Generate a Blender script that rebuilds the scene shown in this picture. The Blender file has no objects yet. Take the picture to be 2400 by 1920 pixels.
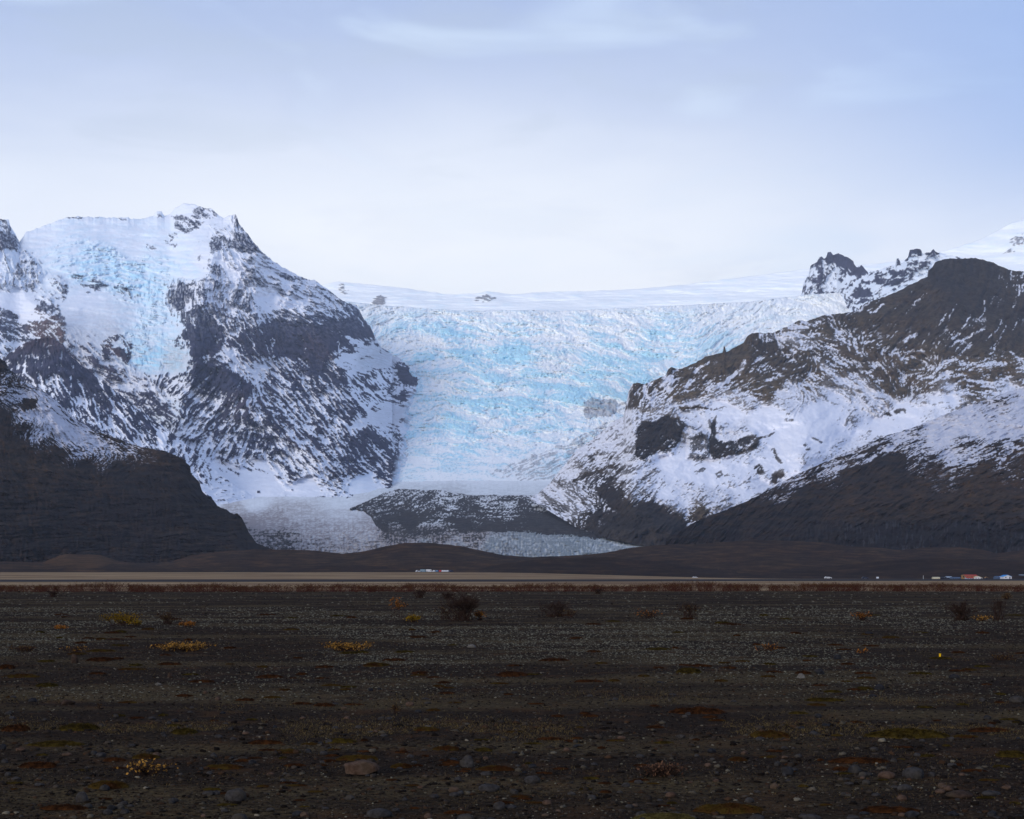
import bpy, math, random
import numpy as np
from mathutils import Vector

# ------------------------------------------------------------------ camera, light, sky
S = bpy.context.scene
COL = S.collection
F = 3693.0        # focal length in photo pixels (photo 2400 wide)
HZ = 1350.0       # eye level row
CZ = 1.6
cam_d = bpy.data.cameras.new('camera')
cam = bpy.data.objects.new('camera', cam_d)
COL.objects.link(cam)
cam.location = (0, 0, CZ)
cam.rotation_euler = (math.radians(90), 0, 0)
cam_d.sensor_width = 36
cam_d.lens = 36 * F / 2400
cam_d.shift_y = (HZ - 960) / 2400
cam_d.clip_start = 0.5
cam_d.clip_end = 90000
S.camera = cam
S.view_settings.view_transform = 'Standard'
S.view_settings.look = 'None'
S.view_settings.exposure = 0.15
S.view_settings.gamma = 1.0
S.render.resolution_x = 1024
S.render.resolution_y = 819

SUN_EL, SUN_AZ = math.radians(17), math.radians(-145)     # low, behind the camera's left shoulder, veiled by cloud
sd = bpy.data.lights.new('sun', 'SUN')
sd.energy = 1.95
sd.angle = math.radians(18)
sd.color = (1.0, 0.96, 0.92)
sun = bpy.data.objects.new('sun', sd)
COL.objects.link(sun)
dv = Vector((math.sin(SUN_AZ) * math.cos(SUN_EL), math.cos(SUN_AZ) * math.cos(SUN_EL), math.sin(SUN_EL)))
sun.rotation_euler = dv.to_track_quat('Z', 'Y').to_euler()
sun.location = (0, 0, 500)


class NT:
    """tiny node helper"""
    def __init__(s, nt):
        s.nt = nt; s.n = nt.nodes; s.l = nt.links; s.n.clear()
    def new(s, t, **kw):
        n = s.n.new(t)
        for k, v in kw.items():
            setattr(n, k, v)
        return n
    def set(s, sock, v):
        if isinstance(v, bpy.types.NodeSocket): s.l.new(v, sock)
        elif v is not None: sock.default_value = v
    def math(s, op, a, b=None, c=None, clamp=False):
        n = s.new('ShaderNodeMath', operation=op, use_clamp=clamp)
        s.set(n.inputs[0], a)
        if b is not None: s.set(n.inputs[1], b)
        if c is not None: s.set(n.inputs[2], c)
        return n.outputs[0]
    def mix(s, f, a, b, blend='MIX'):
        n = s.new('ShaderNodeMix', data_type='RGBA', blend_type=blend)
        s.set(n.inputs[0], f)
        s.set(n.inputs[6], (*a, 1) if isinstance(a, tuple) and len(a) == 3 else a)
        s.set(n.inputs[7], (*b, 1) if isinstance(b, tuple) and len(b) == 3 else b)
        return n.outputs[2]
    def rng(s, v, a, b, c=0.0, d=1.0, smooth=True):
        n = s.new('ShaderNodeMapRange', interpolation_type='SMOOTHSTEP' if smooth else 'LINEAR')
        s.set(n.inputs[0], v)
        for i, q in enumerate((a, b, c, d)): n.inputs[i + 1].default_value = q
        return n.outputs[0]
    def noise(s, vec, scale, detail=4, rough=0.5, dist=0.0):
        n = s.new('ShaderNodeTexNoise')
        if vec is not None: s.l.new(vec, n.inputs['Vector'])
        n.inputs['Scale'].default_value = scale
        n.inputs['Detail'].default_value = detail
        n.inputs['Roughness'].default_value = rough
        n.inputs['Distortion'].default_value = dist
        return n.outputs[0]
    def comb(s, x, y, z):
        n = s.new('ShaderNodeCombineXYZ')
        for i, v in enumerate((x, y, z)): s.set(n.inputs[i], v)
        return n.outputs[0]
    def sep(s, v):
        n = s.new('ShaderNodeSeparateXYZ'); s.l.new(v, n.inputs[0]); return n.outputs


def build_world():
    w = bpy.data.worlds.new('World')
    S.world = w
    w.use_nodes = True
    g = NT(w.node_tree)
    sky = g.new('ShaderNodeTexSky', sky_type='NISHITA')
    sky.sun_disc = False
    sky.sun_elevation = SUN_EL
    sky.sun_rotation = SUN_AZ
    tc = g.new('ShaderNodeTexCoord').outputs['Generated']
    x, y, z = g.sep(tc)
    az = g.math('ARCTAN2', x, y)                      # 0 straight ahead, + right
    el = g.math('ARCSINE', z)
    v1 = g.comb(g.math('MULTIPLY', az, 4.2), 0.7, g.math('MULTIPLY', el, 17.0))
    v2 = g.comb(g.math('MULTIPLY', az, 7.0), 3.7, g.math('MULTIPLY', el, 26.0))
    n1 = g.noise(v1, 1.0, 4, 0.5, 0.6)
    n2 = g.noise(v2, 1.0, 6, 0.55, 0.4)
    # overcast deck: colour against elevation
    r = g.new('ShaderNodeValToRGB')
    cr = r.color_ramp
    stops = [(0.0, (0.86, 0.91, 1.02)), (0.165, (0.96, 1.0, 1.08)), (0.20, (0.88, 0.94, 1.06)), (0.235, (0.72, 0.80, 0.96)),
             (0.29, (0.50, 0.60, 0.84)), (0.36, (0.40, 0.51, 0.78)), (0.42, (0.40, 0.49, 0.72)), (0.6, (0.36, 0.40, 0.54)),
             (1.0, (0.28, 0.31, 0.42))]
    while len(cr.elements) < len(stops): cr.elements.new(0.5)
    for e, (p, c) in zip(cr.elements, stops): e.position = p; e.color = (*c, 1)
    # elevation 0..57 deg over 0..1, wobbled by the cloud texture
    e2 = g.math('ADD', el, g.math('MULTIPLY', g.math('SUBTRACT', n1, 0.5), 0.10))
    g.l.new(e2, r.inputs[0])
    base = r.outputs[0]
    # soft darker streaks and lighter veils
    dark = g.rng(n2, 0.50, 0.70)
    base = g.mix(g.math('MULTIPLY', dark, 0.50), base, (0.46, 0.56, 0.74))
    lite = g.rng(n1, 0.50, 0.68)
    base = g.mix(g.math('MULTIPLY', lite, 0.65), base, (0.68, 0.82, 1.02))
    # the deck thins out to blue on the right, higher up
    rt = g.math('MULTIPLY', g.rng(az, 0.10, 0.36), g.rng(el, 0.16, 0.27))
    base = g.mix(g.math('MULTIPLY', rt, 0.75), base, (0.31, 0.47, 0.84))
    # brighter cloud low over the ice cap
    da = g.math('MULTIPLY', g.math('ADD', az, 0.06), 3.4)
    de = g.math('MULTIPLY', g.math('SUBTRACT', el, 0.195), 11.0)
    gl = g.math('EXPONENT', g.math('MULTIPLY', g.math('ADD', g.math('MULTIPLY', da, da), g.math('MULTIPLY', de, de)), -1.0))
    base = g.mix(g.math('MULTIPLY', gl, 0.75), base, (1.10, 1.12, 1.14))
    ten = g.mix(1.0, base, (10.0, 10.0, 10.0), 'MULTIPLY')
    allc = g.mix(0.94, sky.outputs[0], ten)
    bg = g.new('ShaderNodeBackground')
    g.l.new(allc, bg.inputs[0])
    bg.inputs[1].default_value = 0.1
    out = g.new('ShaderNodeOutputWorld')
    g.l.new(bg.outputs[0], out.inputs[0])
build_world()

# ------------------------------------------------------------------ numeric noise
_r = np.random.RandomState(7)
_ang = _r.rand(512, 512).astype(np.float32) * 2 * np.pi
_gx, _gy = np.cos(_ang), np.sin(_ang)

def pn(x, y, seed=0):
    x = x + seed * 37.31; y = y + seed * 91.77
    xi = np.floor(x).astype(np.int64); yi = np.floor(y).astype(np.int64)
    fx = x - xi; fy = y - yi
    u = fx * fx * fx * (fx * (fx * 6 - 15) + 10); v = fy * fy * fy * (fy * (fy * 6 - 15) + 10)
    x0 = xi & 511; x1 = (xi + 1) & 511; y0 = yi & 511; y1 = (yi + 1) & 511
    def d(a, b, dx, dy): return _gx[a, b] * dx + _gy[a, b] * dy
    n00 = d(x0, y0, fx, fy); n10 = d(x1, y0, fx - 1, fy)
    n01 = d(x0, y1, fx, fy - 1); n11 = d(x1, y1, fx - 1, fy - 1)
    return ((n00 * (1 - u) + n10 * u) * (1 - v) + (n01 * (1 - u) + n11 * u) * v) * 1.5

def fbm(x, y, o=4, seed=0, g=0.5):
    s = 0; a = 1; t = 0
    for i in range(o):
        s = s + a * pn(x * 2 ** i, y * 2 ** i, seed + i * 3); t += a; a *= g
    return s / t

def rdg(x, y, o=4, seed=0, g=0.5):
    s = 0; a = 1; t = 0
    for i in range(o):
        s = s + a * (1 - 2 * np.abs(pn(x * 2 ** i, y * 2 ** i, seed + i * 3))); t += a; a *= g
    return s / t

def streak(x, y, th, L, W, seed=0, o=4, ridged=False):
    """noise drawn out along the local direction th (degrees, 0 = level, 90 = plumb)"""
    K = 8; out = np.zeros_like(x); ws = np.zeros_like(x)
    wx = x + 10 * fbm(x / 70, y / 70, 2, seed + 50); wy = y + 10 * fbm(x / 70, y / 70, 2, seed + 60)
    for k in range(K):
        a = math.radians(180 * k / K)
        d = np.abs(((th - 180 * k / K) + 90) % 180 - 90)
        w = np.clip(1 - d / (180 / K), 0, 1)
        m = w > 0
        if not m.any(): continue
        ca, sa = math.cos(a), math.sin(a)
        A = (wx[m] * ca + wy[m] * sa) / L; B = (-wx[m] * sa + wy[m] * ca) / W
        f = (rdg if ridged else fbm)(A, B, o, seed + k) * (1 if ridged else 1.9)
        out[m] += w[m] * f; ws[m] += w[m] ** 2
    return out / np.sqrt(np.maximum(ws, 1e-3))

def uni(n):
    """flatten the histogram so that thresholds read as coverage"""
    s = np.sort(n.ravel()[::max(1, n.size // 20000)])
    return np.interp(n, s, np.linspace(0, 1, len(s)))

def sst(a, b, x):
    t = np.clip((x - a) / (b - a), 0, 1); return t * t * (3 - 2 * t)

def ctrl(x, y, pts, k):
    """smooth blend of hand placed values; pts = (x, y, v0, v1, ...)"""
    num = np.zeros_like(x); den = np.zeros_like(x)
    for p in pts:
        w = 1.0 / ((x - p[0]) ** 2 + ((y - p[1]) * 1.25) ** 2 + 160.0) ** 2
        num += w * p[2 + k]; den += w
    return num / den

def segd(x, y, pts):
    d = np.full(x.shape, 1e9)
    for (ax, ay), (bx, by) in zip(pts[:-1], pts[1:]):
        vx, vy = bx - ax, by - ay
        t = np.clip(((x - ax) * vx + (y - ay) * vy) / (vx * vx + vy * vy + 1e-6), 0, 1)
        d = np.minimum(d, np.hypot(x - ax - t * vx, y - ay - t * vy))
    return d

def inpoly(x, y, pts):
    c = np.zeros(x.shape, bool); n = len(pts)
    for i in range(n):
        ax, ay = pts[i]; bx, by = pts[(i + 1) % n]
        if ay == by: continue
        c ^= ((ay > y) != (by > y)) & (x < (bx - ax) * (y - ay) / (by - ay) + ax)
    return c

def streams(cp, k, n, box, seed, val, w=(1.2, 2.6), ln=(30, 110)):
    """thin runs of snow (or bare scree) that follow the fall lines"""
    r = np.random.RandomState(seed); out = []
    for _ in range(n):
        p = [r.uniform(box[0], box[2]), r.uniform(box[1], box[3])]; L = r.uniform(*ln); pts = [tuple(p)]; off = r.normal() * 5
        while L > 0:
            a = math.radians(float(ctrl(np.array([p[0]]), np.array([p[1]]), cp, k)[0]) + off + r.normal() * 6)
            p = [p[0] + 9 * math.cos(a), p[1] + 9 * math.sin(a)]; pts.append(tuple(p)); L -= 9
        out.append(('line', pts, r.uniform(*w), val * r.uniform(.6, 1.2)))
    return out

def shapes(x, y, lst, seed=0, rough=7.0):
    """lst: ('poly'|'line', points, width, value) -> summed bias with frayed edges"""
    out = np.zeros_like(x)
    qx = x + rough * fbm(x / 22, y / 22, 4, seed + 5, 0.6) * 1.6; qy = y + rough * fbm(x / 22, y / 22, 4, seed + 9, 0.6) * 1.6
    for kind, pts, w, val in lst:
        xs = [p[0] for p in pts]; ys = [p[1] for p in pts]; m = w * 2 + 18
        b = (x > min(xs) - m) & (x < max(xs) + m) & (y > min(ys) - m) & (y < max(ys) + m)
        if not b.any(): continue
        X, Y = qx[b], qy[b]
        if kind == 'line':
            k = 1 - sst(w * 0.6, w * 1.15, segd(X, Y, pts))
        else:
            dd = segd(X, Y, pts + [pts[0]]); i = inpoly(X, Y, pts)
            sdv = np.where(i, dd, -dd); k = sst(-w, w, sdv)
        out[b] += val * k
    return out

def blur(a, k):
    for ax in (0, 1):
        p = [(0, 0), (0, 0)]; p[ax] = (k + 1, k)
        c = np.cumsum(np.pad(a, p, 'edge'), axis=ax); m = 2 * k + 1
        a = (c[m:] - c[:-m]) / m if ax == 0 else (c[:, m:] - c[:, :-m]) / m
    return a

def settle(H, y, s, f, wc=.8, ws=.7, wst=.3, wf=.35, k=14):
    """where snow stays: hollows and ledges keep it, ribs and steep steps shed it"""
    z = lambda q: np.clip(q / (q.std() + 1e-6), -2.5, 2.5)
    gy = np.gradient(H, axis=0) / np.minimum(np.gradient(y, axis=0), -.05)
    return uni(wc * z(H - blur(H, k)) + .5 * wc * z(H - blur(H, 3)) - ws * z(blur(gy, 1)) + wst * z(s) + wf * z(f))

# ------------------------------------------------------------------ mesh helpers
def mesh_from(name, co, faces, mats, attrs=None, smooth=True, matidx=None):
    me = bpy.data.meshes.new(name)
    co = np.asarray(co, np.float32).reshape(-1, 3)
    me.vertices.add(len(co)); me.vertices.foreach_set('co', co.ravel())
    if isinstance(faces, np.ndarray):
        n, k = faces.shape
        me.loops.add(n * k); me.loops.foreach_set('vertex_index', faces.astype(np.int32).ravel())
        me.polygons.add(n); me.polygons.foreach_set('loop_start', (np.arange(n) * k).astype(np.int32))
    else:
        ls = np.cumsum([0] + [len(f) for f in faces[:-1]])
        fl = [i for f in faces for i in f]
        me.loops.add(len(fl)); me.loops.foreach_set('vertex_index', fl)
        me.polygons.add(len(faces)); me.polygons.foreach_set('loop_start', ls.astype(np.int32))
        n = len(faces)
    me.update(calc_edges=True)
    me.polygons.foreach_set('use_smooth', np.full(n, smooth))
    for m in (mats if isinstance(mats, (list, tuple)) else [mats]): me.materials.append(m)
    if matidx is not None: me.polygons.foreach_set('material_index', np.asarray(matidx, np.int32))
    for k, a in (attrs or {}).items():
        t = me.attributes.new(k, 'FLOAT_COLOR', 'POINT')
        t.data.foreach_set('color', np.asarray(a, np.float32).ravel())
    me.validate()
    return me

def link(name, me, parent=None, **props):
    o = bpy.data.objects.new(name, me)
    COL.objects.link(o)
    if parent: o.parent = parent
    for k, v in props.items(): o[k] = v
    return o

def gridfaces(r, c):
    i = np.arange(r * c).reshape(r, c)
    return np.stack([i[:-1, :-1], i[:-1, 1:], i[1:, 1:], i[1:, :-1]], -1).reshape(-1, 4)

def P(px, py, Y):
    return np.stack([(px - 1200) / F * Y, Y + 0 * px, CZ + (HZ - py) / F * Y], -1)

# ------------------------------------------------------------------ materials
def new_mat(name):
    m = bpy.data.materials.new(name); m.use_nodes = True
    return m, NT(m.node_tree)

def finish(g, col, rough=0.9, bump=None, bs=0.3, bd=1.0, spec=0.02):
    b = g.new('ShaderNodeBsdfPrincipled')
    g.set(b.inputs['Base Color'], (*col, 1) if isinstance(col, tuple) else col)
    g.set(b.inputs['Roughness'], rough)
    b.inputs['Specular IOR Level'].default_value = spec
    if bump is not None:
        n = g.new('ShaderNodeBump'); n.inputs['Strength'].default_value = bs; n.inputs['Distance'].default_value = bd
        g.l.new(bump, n.inputs['Height']); g.l.new(n.outputs[0], b.inputs['Normal'])
    o = g.new('ShaderNodeOutputMaterial'); g.l.new(b.outputs[0], o.inputs[0])
    return b

def terrain_mat(name, rock_a, rock_b, snow=(0.80, 0.83, 0.90), ice=(0.42, 0.73, 0.92), dirt_and_shade=(0.33, 0.32, 0.35), nscale=0.02, bs=0.5, bd=6.0):
    """mask attribute: r snow cover, g rock tint, b blue ice, a grit on the snow, plus painted crevasse shade"""
    m, g = new_mat(name)
    at = g.new('ShaderNodeAttribute', attribute_name='mask')
    sc = g.new('ShaderNodeSeparateColor'); g.l.new(at.outputs['Color'], sc.inputs[0])
    geo = g.new('ShaderNodeNewGeometry')
    pos = geo.outputs['Position']
    n = g.noise(pos, nscale, 7, 0.62)
    n2 = g.noise(pos, nscale * 0.14, 4, 0.55)
    rock = g.mix(sc.outputs[1], rock_a, rock_b)
    rock = g.mix(g.rng(n, 0.35, 0.68), g.mix(1.0, rock, (0.55, 0.55, 0.58), 'MULTIPLY'), g.mix(1.0, rock, (1.4, 1.38, 1.34), 'MULTIPLY'))
    rock = g.mix(g.math('MULTIPLY', g.rng(n2, 0.42, 0.66), 0.45), rock, g.mix(1.0, rock, (1.2, 1.0, 0.85), 'MULTIPLY'))
    sn = g.mix(sc.outputs[2], snow, ice)
    sn = g.mix(at.outputs['Alpha'], sn, dirt_and_shade)
    sn = g.mix(1.0, sn, g.mix(n, (0.92, 0.92, 0.92), (1.05, 1.05, 1.05)), 'MULTIPLY')
    c = g.mix(sc.outputs[0], rock, sn)
    finish(g, c, 0.9, g.math('MULTIPLY', n, g.math('SUBTRACT', 1.0, g.math('MULTIPLY', sc.outputs[0], .6))), bs, bd)
    return m

M_left = terrain_mat('snowy_rock_far', (0.036, 0.044, 0.082), (0.080, 0.052, 0.054), snow=(0.80, 0.82, 0.90))  # rock colour tinted blue to stand in for distant haze
M_near = terrain_mat('dark_hillside', (0.011, 0.008, 0.008), (0.044, 0.026, 0.013), snow=(0.55, 0.56, 0.65), nscale=0.05, bd=2.5)
M_right = terrain_mat('grassy_mountain', (0.024, 0.020, 0.019), (0.095, 0.070, 0.042), snow=(0.75, 0.76, 0.84), nscale=0.04, bd=3.0)
M_ice = terrain_mat('glacier_ice', (0.13, 0.13, 0.17), (0.10, 0.09, 0.09), snow=(0.93, 0.95, 0.97), ice=(0.50, 0.81, 0.95), nscale=0.03, bd=5.0)
M_toe = terrain_mat('debris_ice', (0.035, 0.033, 0.035), (0.075, 0.068, 0.062), snow=(0.90, 0.93, 0.97), ice=(0.15, 0.20, 0.22), dirt_and_shade=(0.30, 0.265, 0.265), nscale=0.05, bd=4.0)
M_hill = terrain_mat('brown_moraine', (0.016, 0.009, 0.007), (0.060, 0.032, 0.015), nscale=0.03, bd=2.0)

# ------------------------------------------------------------------ terrain layers
def layer(name, mat, x0, x1, dx, top, bot, Yt, Yb, fn, gam=1.0, rows=None, jag=(0, 10), back=900, seed=0, dy=2.2, bjag=0):
    tx, ty = zip(*top); bx, by = zip(*bot)
    xs = np.arange(x0, x1 + dx, dx).astype(float)
    T = np.interp(xs, tx, ty); B = np.interp(xs, bx, by)
    T = T + jag[0] * fbm(xs / jag[1], xs * 0 + seed * 3.1, 5, seed + 70, 0.65)
    B = B + bjag * fbm(xs / 16, xs * 0 + seed * 1.7, 5, seed + 72, 0.65)
    B = np.maximum(B, T + 0.5)
    kx = np.arange(-40, 41); kr = np.exp(-(kx * dx / 22.) ** 2); kr /= kr.sum()
    Ts = np.convolve(np.pad(T, 40, 'edge'), kr, 'valid'); Ts = np.minimum(Ts, B - .3)
    n = rows or int(max((B - T).max() / dy, 20))
    v = np.linspace(0, 1, n)[:, None]
    PX = np.repeat(xs[None], n, 0)
    dT = T - Ts; sp = np.maximum(10, 2.2 * np.abs(dT))
    PY = B[None] + (Ts - B)[None] * v
    PY = PY + dT[None] * np.exp(-(PY - Ts[None]) / sp[None])
    PY = np.minimum(PY, np.maximum(B, T + .5)[None])
    Dfn = Yt if callable(Yt) else None
    if Dfn: Yt = Yb = 1.
    yt = np.interp(xs, *zip(*Yt)) if isinstance(Yt, (list, tuple)) else np.full_like(xs, Yt)
    yb = np.interp(xs, *zip(*Yb)) if isinstance(Yb, (list, tuple)) else np.full_like(xs, Yb)
    D = yb[None] + (yt - yb)[None] * v ** gam
    if Dfn: D = Dfn(PY)
    rel, mask = fn(PX, PY, v + 0 * PX)
    D = D - rel
    co = P(PX, PY, D)
    # the far side, falling away behind the crest
    ex = []
    for k in (0.04, 0.15, 0.45, 1.0):
        q = co[-1].copy(); lim = (B - T) * .8 / F * q[:, 1]       # never deeper than the foot of the slope
        drop = np.minimum(back * k * (0.45 + 0.35 * k), lim * k ** .7)
        q[:, 1] += np.minimum(back * k, drop * 2 + 4); q[:, 0] *= (q[:, 1] / co[-1][:, 1]); q[:, 2] -= drop + 0 * k
        ex.append(q)
    co = np.concatenate([co] + [e[None] for e in ex], 0)
    mask = np.concatenate([mask] + [mask[-1:]] * 4, 0)
    me = mesh_from(name, co, gridfaces(co.shape[0], co.shape[1]), mat, {'mask': mask.reshape(-1, 4)})
    return link(name, me, kind='structure')

def pack(snow, tint, ice=0, dirt_and_shade=0):
    z = np.zeros_like(snow)
    return np.stack([np.clip(snow, 0, 1), np.clip(tint + z, 0, 1), np.clip(ice + z, 0, 1), np.clip(dirt_and_shade + z, 0, 1)], -1)

# --- far ice cap and snow dome
def f_cap(x, y, v):
    n = fbm(x / 160, y / 22, 4, 3); f = fbm(x / 40, y / 5, 4, 9)
    rk = shapes(x, y, [('poly', [(790, 668), (808, 662), (818, 690), (800, 694)], 4, .5),
                       ('poly', [(866, 706), (885, 694), (905, 700), (900, 714), (872, 715)], 4, .9),
                       ('poly', [(1112, 704), (1140, 688), (1166, 703), (1140, 706)], 4, .8),
                       ('poly', [(2365, 558), (2400, 545), (2405, 575), (2375, 574)], 5, .6),
                       ('poly', [(2352, 588), (2372, 584), (2370, 594), (2352, 596)], 3, .9)], 1, 8)
    nn = uni(fbm(x / 9, y / 5, 4, 21, .6))
    snow = 1 - 0.8 * sst(0, .2, rk - nn * .9)
    blue = .02 + .16 * sst(.05, .5, f + n * .6)
    return 60 * n + 14 * f + 25 * (1 - snow), pack(snow, .2, blue)
layer('ice_cap', M_ice, 640, 2700, 4,
      [(640, 720), (760, 668), (790, 660), (830, 664), (880, 668), (950, 676), (1050, 690), (1120, 688), (1142, 683), (1200, 690), (1280, 684), (1400, 682), (1500, 677),
       (1600, 668), (1700, 655), (1800, 643), (1880, 632), (1960, 626), (2060, 618), (2140, 606), (2200, 592), (2240, 581), (2300, 561), (2345, 537),
       (2372, 522), (2400, 516), (2480, 500), (2700, 520)],
      [(640, 800), (2700, 800)], 14200, [(640, 13300), (1800, 13300), (2700, 12000)], f_cap, jag=(2.5, 30), back=2500, dy=2.0)

# --- the icefall
CY = lambda y: 6000 + 6600 * np.clip((1178 - np.asarray(y, float)) / 455., 0, 1.1) ** .75
def f_fall(x, y, v):
    cp = [  # x, y, blue, grit, direction
        (860, 760, .35, .05, 10), (980, 740, .50, .0, 0), (1100, 740, .50, .0, 0), (1250, 750, .40, 0, 0), (1360, 745, .30, 0, 0), (1480, 745, .25, 0, 0), (1700, 730, .15, 0, 175),
        (1060, 775, .70, 0, 15), (1000, 800, .15, 0, 5), (1150, 795, .35, 0, 20), (1340, 785, .20, 0, 0), (1470, 770, .15, 0, 170), (1600, 770, .45, 0, 170), (1750, 750, .3, 0, 170),
        (1000, 835, .55, .03, 5), (1100, 822, .95, .02, 170), (1200, 822, 1., .02, 20), (1300, 850, .35, .12, 165), (1290, 810, .12, .02, 160), (1420, 810, .70, .02, 165), (1550, 800, .75, .02, 165), (1680, 790, .6, .03, 165),
        (960, 900, .45, .10, 160), (1060, 880, .35, .03, 5), (1150, 900, .60, .03, 170), (1260, 890, .90, .05, 10), (1380, 880, .8, .04, 160), (1500, 870, .85, .08, 160),
        (1000, 960, .55, .10, 150), (1120, 945, .85, .02, 10), (1220, 950, .75, .02, 170), (1330, 925, .9, .03, 10), (1440, 920, .7, .15, 150),
        (980, 1010, .50, .05, 140), (1060, 1000, .95, .04, 60), (1160, 1000, .50, .0, 10), (1280, 990, .6, .0, 5), (1370, 980, .3, 0, 160), (1450, 980, .25, .1, 140),
        (970, 1060, .30, .08, 30), (1080, 1050, .65, .02, 120), (1180, 1050, .35, .0, 20), (1300, 1030, .35, 0, 160), (1400, 1020, .3, .02, 155),
        (900, 1110, .25, .06, 0), (1050, 1100, .35, .02, 5), (1180, 1080, .3, .02, 150), (1250, 1110, .15, .1, 175), (1050, 1130, .15, .03, 0)]
    blue = ctrl(x, y, cp, 0); dirt_and_shade = ctrl(x, y, cp, 1); th = ctrl(x, y, cp, 2) if False else None
    # the flow lines sag: arcs that dip towards the middle of each tongue
    arc = 40 * np.cos((x - 1110) / 120) + 20 * np.cos((x - 1390) / 75)
    wx = x + 26 * fbm(x / 120, y / 60, 3, 31); wy = y + arc + 16 * fbm(x / 90, y / 50, 3, 33)
    a = fbm(wx / 62, wy / 9, 5, 41, .62)
    b = rdg(wx / 20, wy / 5.0, 4, 44, .6)
    c = rdg(wx / 9, wy / 7, 3, 48, .6)
    lump = fbm(wx / 85, wy / 34, 3, 52)
    band = fbm(wx / 150, wy / 15, 4, 59)
    nn = uni(a * .75 + b * .30 + lump * .6 + band * .9)
    f2 = uni(.6 * b + .5 * c + .5 * fbm(wx / 16, wy / 3, 4, 57, .6))
    bl = np.clip(blue ** 1.5 * 1.35 - .16 + (nn - .5) * 1.25 + (f2 - .5) * .8, 0, 1) ** 1.1
    bl = bl * (.45 + .55 * sst(1150, 1060, y)) * (.35 + .65 * sst(716, 775, y + 10 * a)) * (.5 + .5 * sst(1900, 1500, x))
    # streaky rock-strewn band and bare cliff
    sh = shapes(x, y, [('poly', [(1366, 945), (1385, 936), (1430, 936), (1448, 940), (1446, 965), (1425, 975), (1395, 972), (1372, 980), (1362, 965)], 3, 1.1),
                       ('poly', [(1130, 1112), (1240, 1070), (1330, 1032), (1420, 990), (1440, 1010), (1300, 1130), (1230, 1128), (1190, 1116)], 7, .52),
                       ('poly', [(1450, 945), (1470, 930), (1480, 980), (1452, 1010)], 6, .35),
                       ('poly', [(865, 822), (900, 812), (915, 818), (905, 835)], 6, .3),
                       ('poly', [(890, 725), (905, 745), (920, 800), (915, 812), (895, 795), (880, 760)], 8, .28),
                       ('poly', [(880, 1000), (960, 1010), (970, 1060), (940, 1095), (880, 1105)], 14, .4)], 3, 8)
    st = uni(streak(x, y, np.full_like(x, 158.), 30, 5, 81))
    st2 = uni(fbm(x / 7, y / 7, 4, 85, .6))
    rk = sst(-.05, .18, sh - (.6 * st + .4 * st2) * .95)
    edge = sst(40, 0, np.abs(y - (728 + .0 * x))) * 0
    rel = (130 * lump + 60 * a + 44 * b + 26 * c + 30 * rk) * (.10 + .90 * sst(1150, 985, y))
    crev_shade = sst(.80, .97, uni(b + .6 * c)) * (bl > .12)
    dirt_and_shade = dirt_and_shade + .28 * crev_shade  # crevasse lines: shade of the clefts painted dark through the grit channel
    return rel, pack(1 - rk * (.42 + .5 * st2 * uni(fbm(x / 5, y / 16, 3, 86))), .1, bl, dirt_and_shade * (.3 + nn) + .10 * sst(.7, 1., st2) * dirt_and_shade * 3)
layer('icefall', M_ice, 760, 2060, 1.7,
      [(760, 700), (830, 708), (880, 715), (980, 722), (1100, 729), (1250, 727), (1350, 728), (1450, 722), (1600, 716), (1750, 708), (1900, 690), (2060, 680)],
      [(760, 1178), (2060, 1178)], 12600, 6000, f_fall, gam=.75, jag=(3, 25), back=1500, seed=3, dy=1.8)

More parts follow.
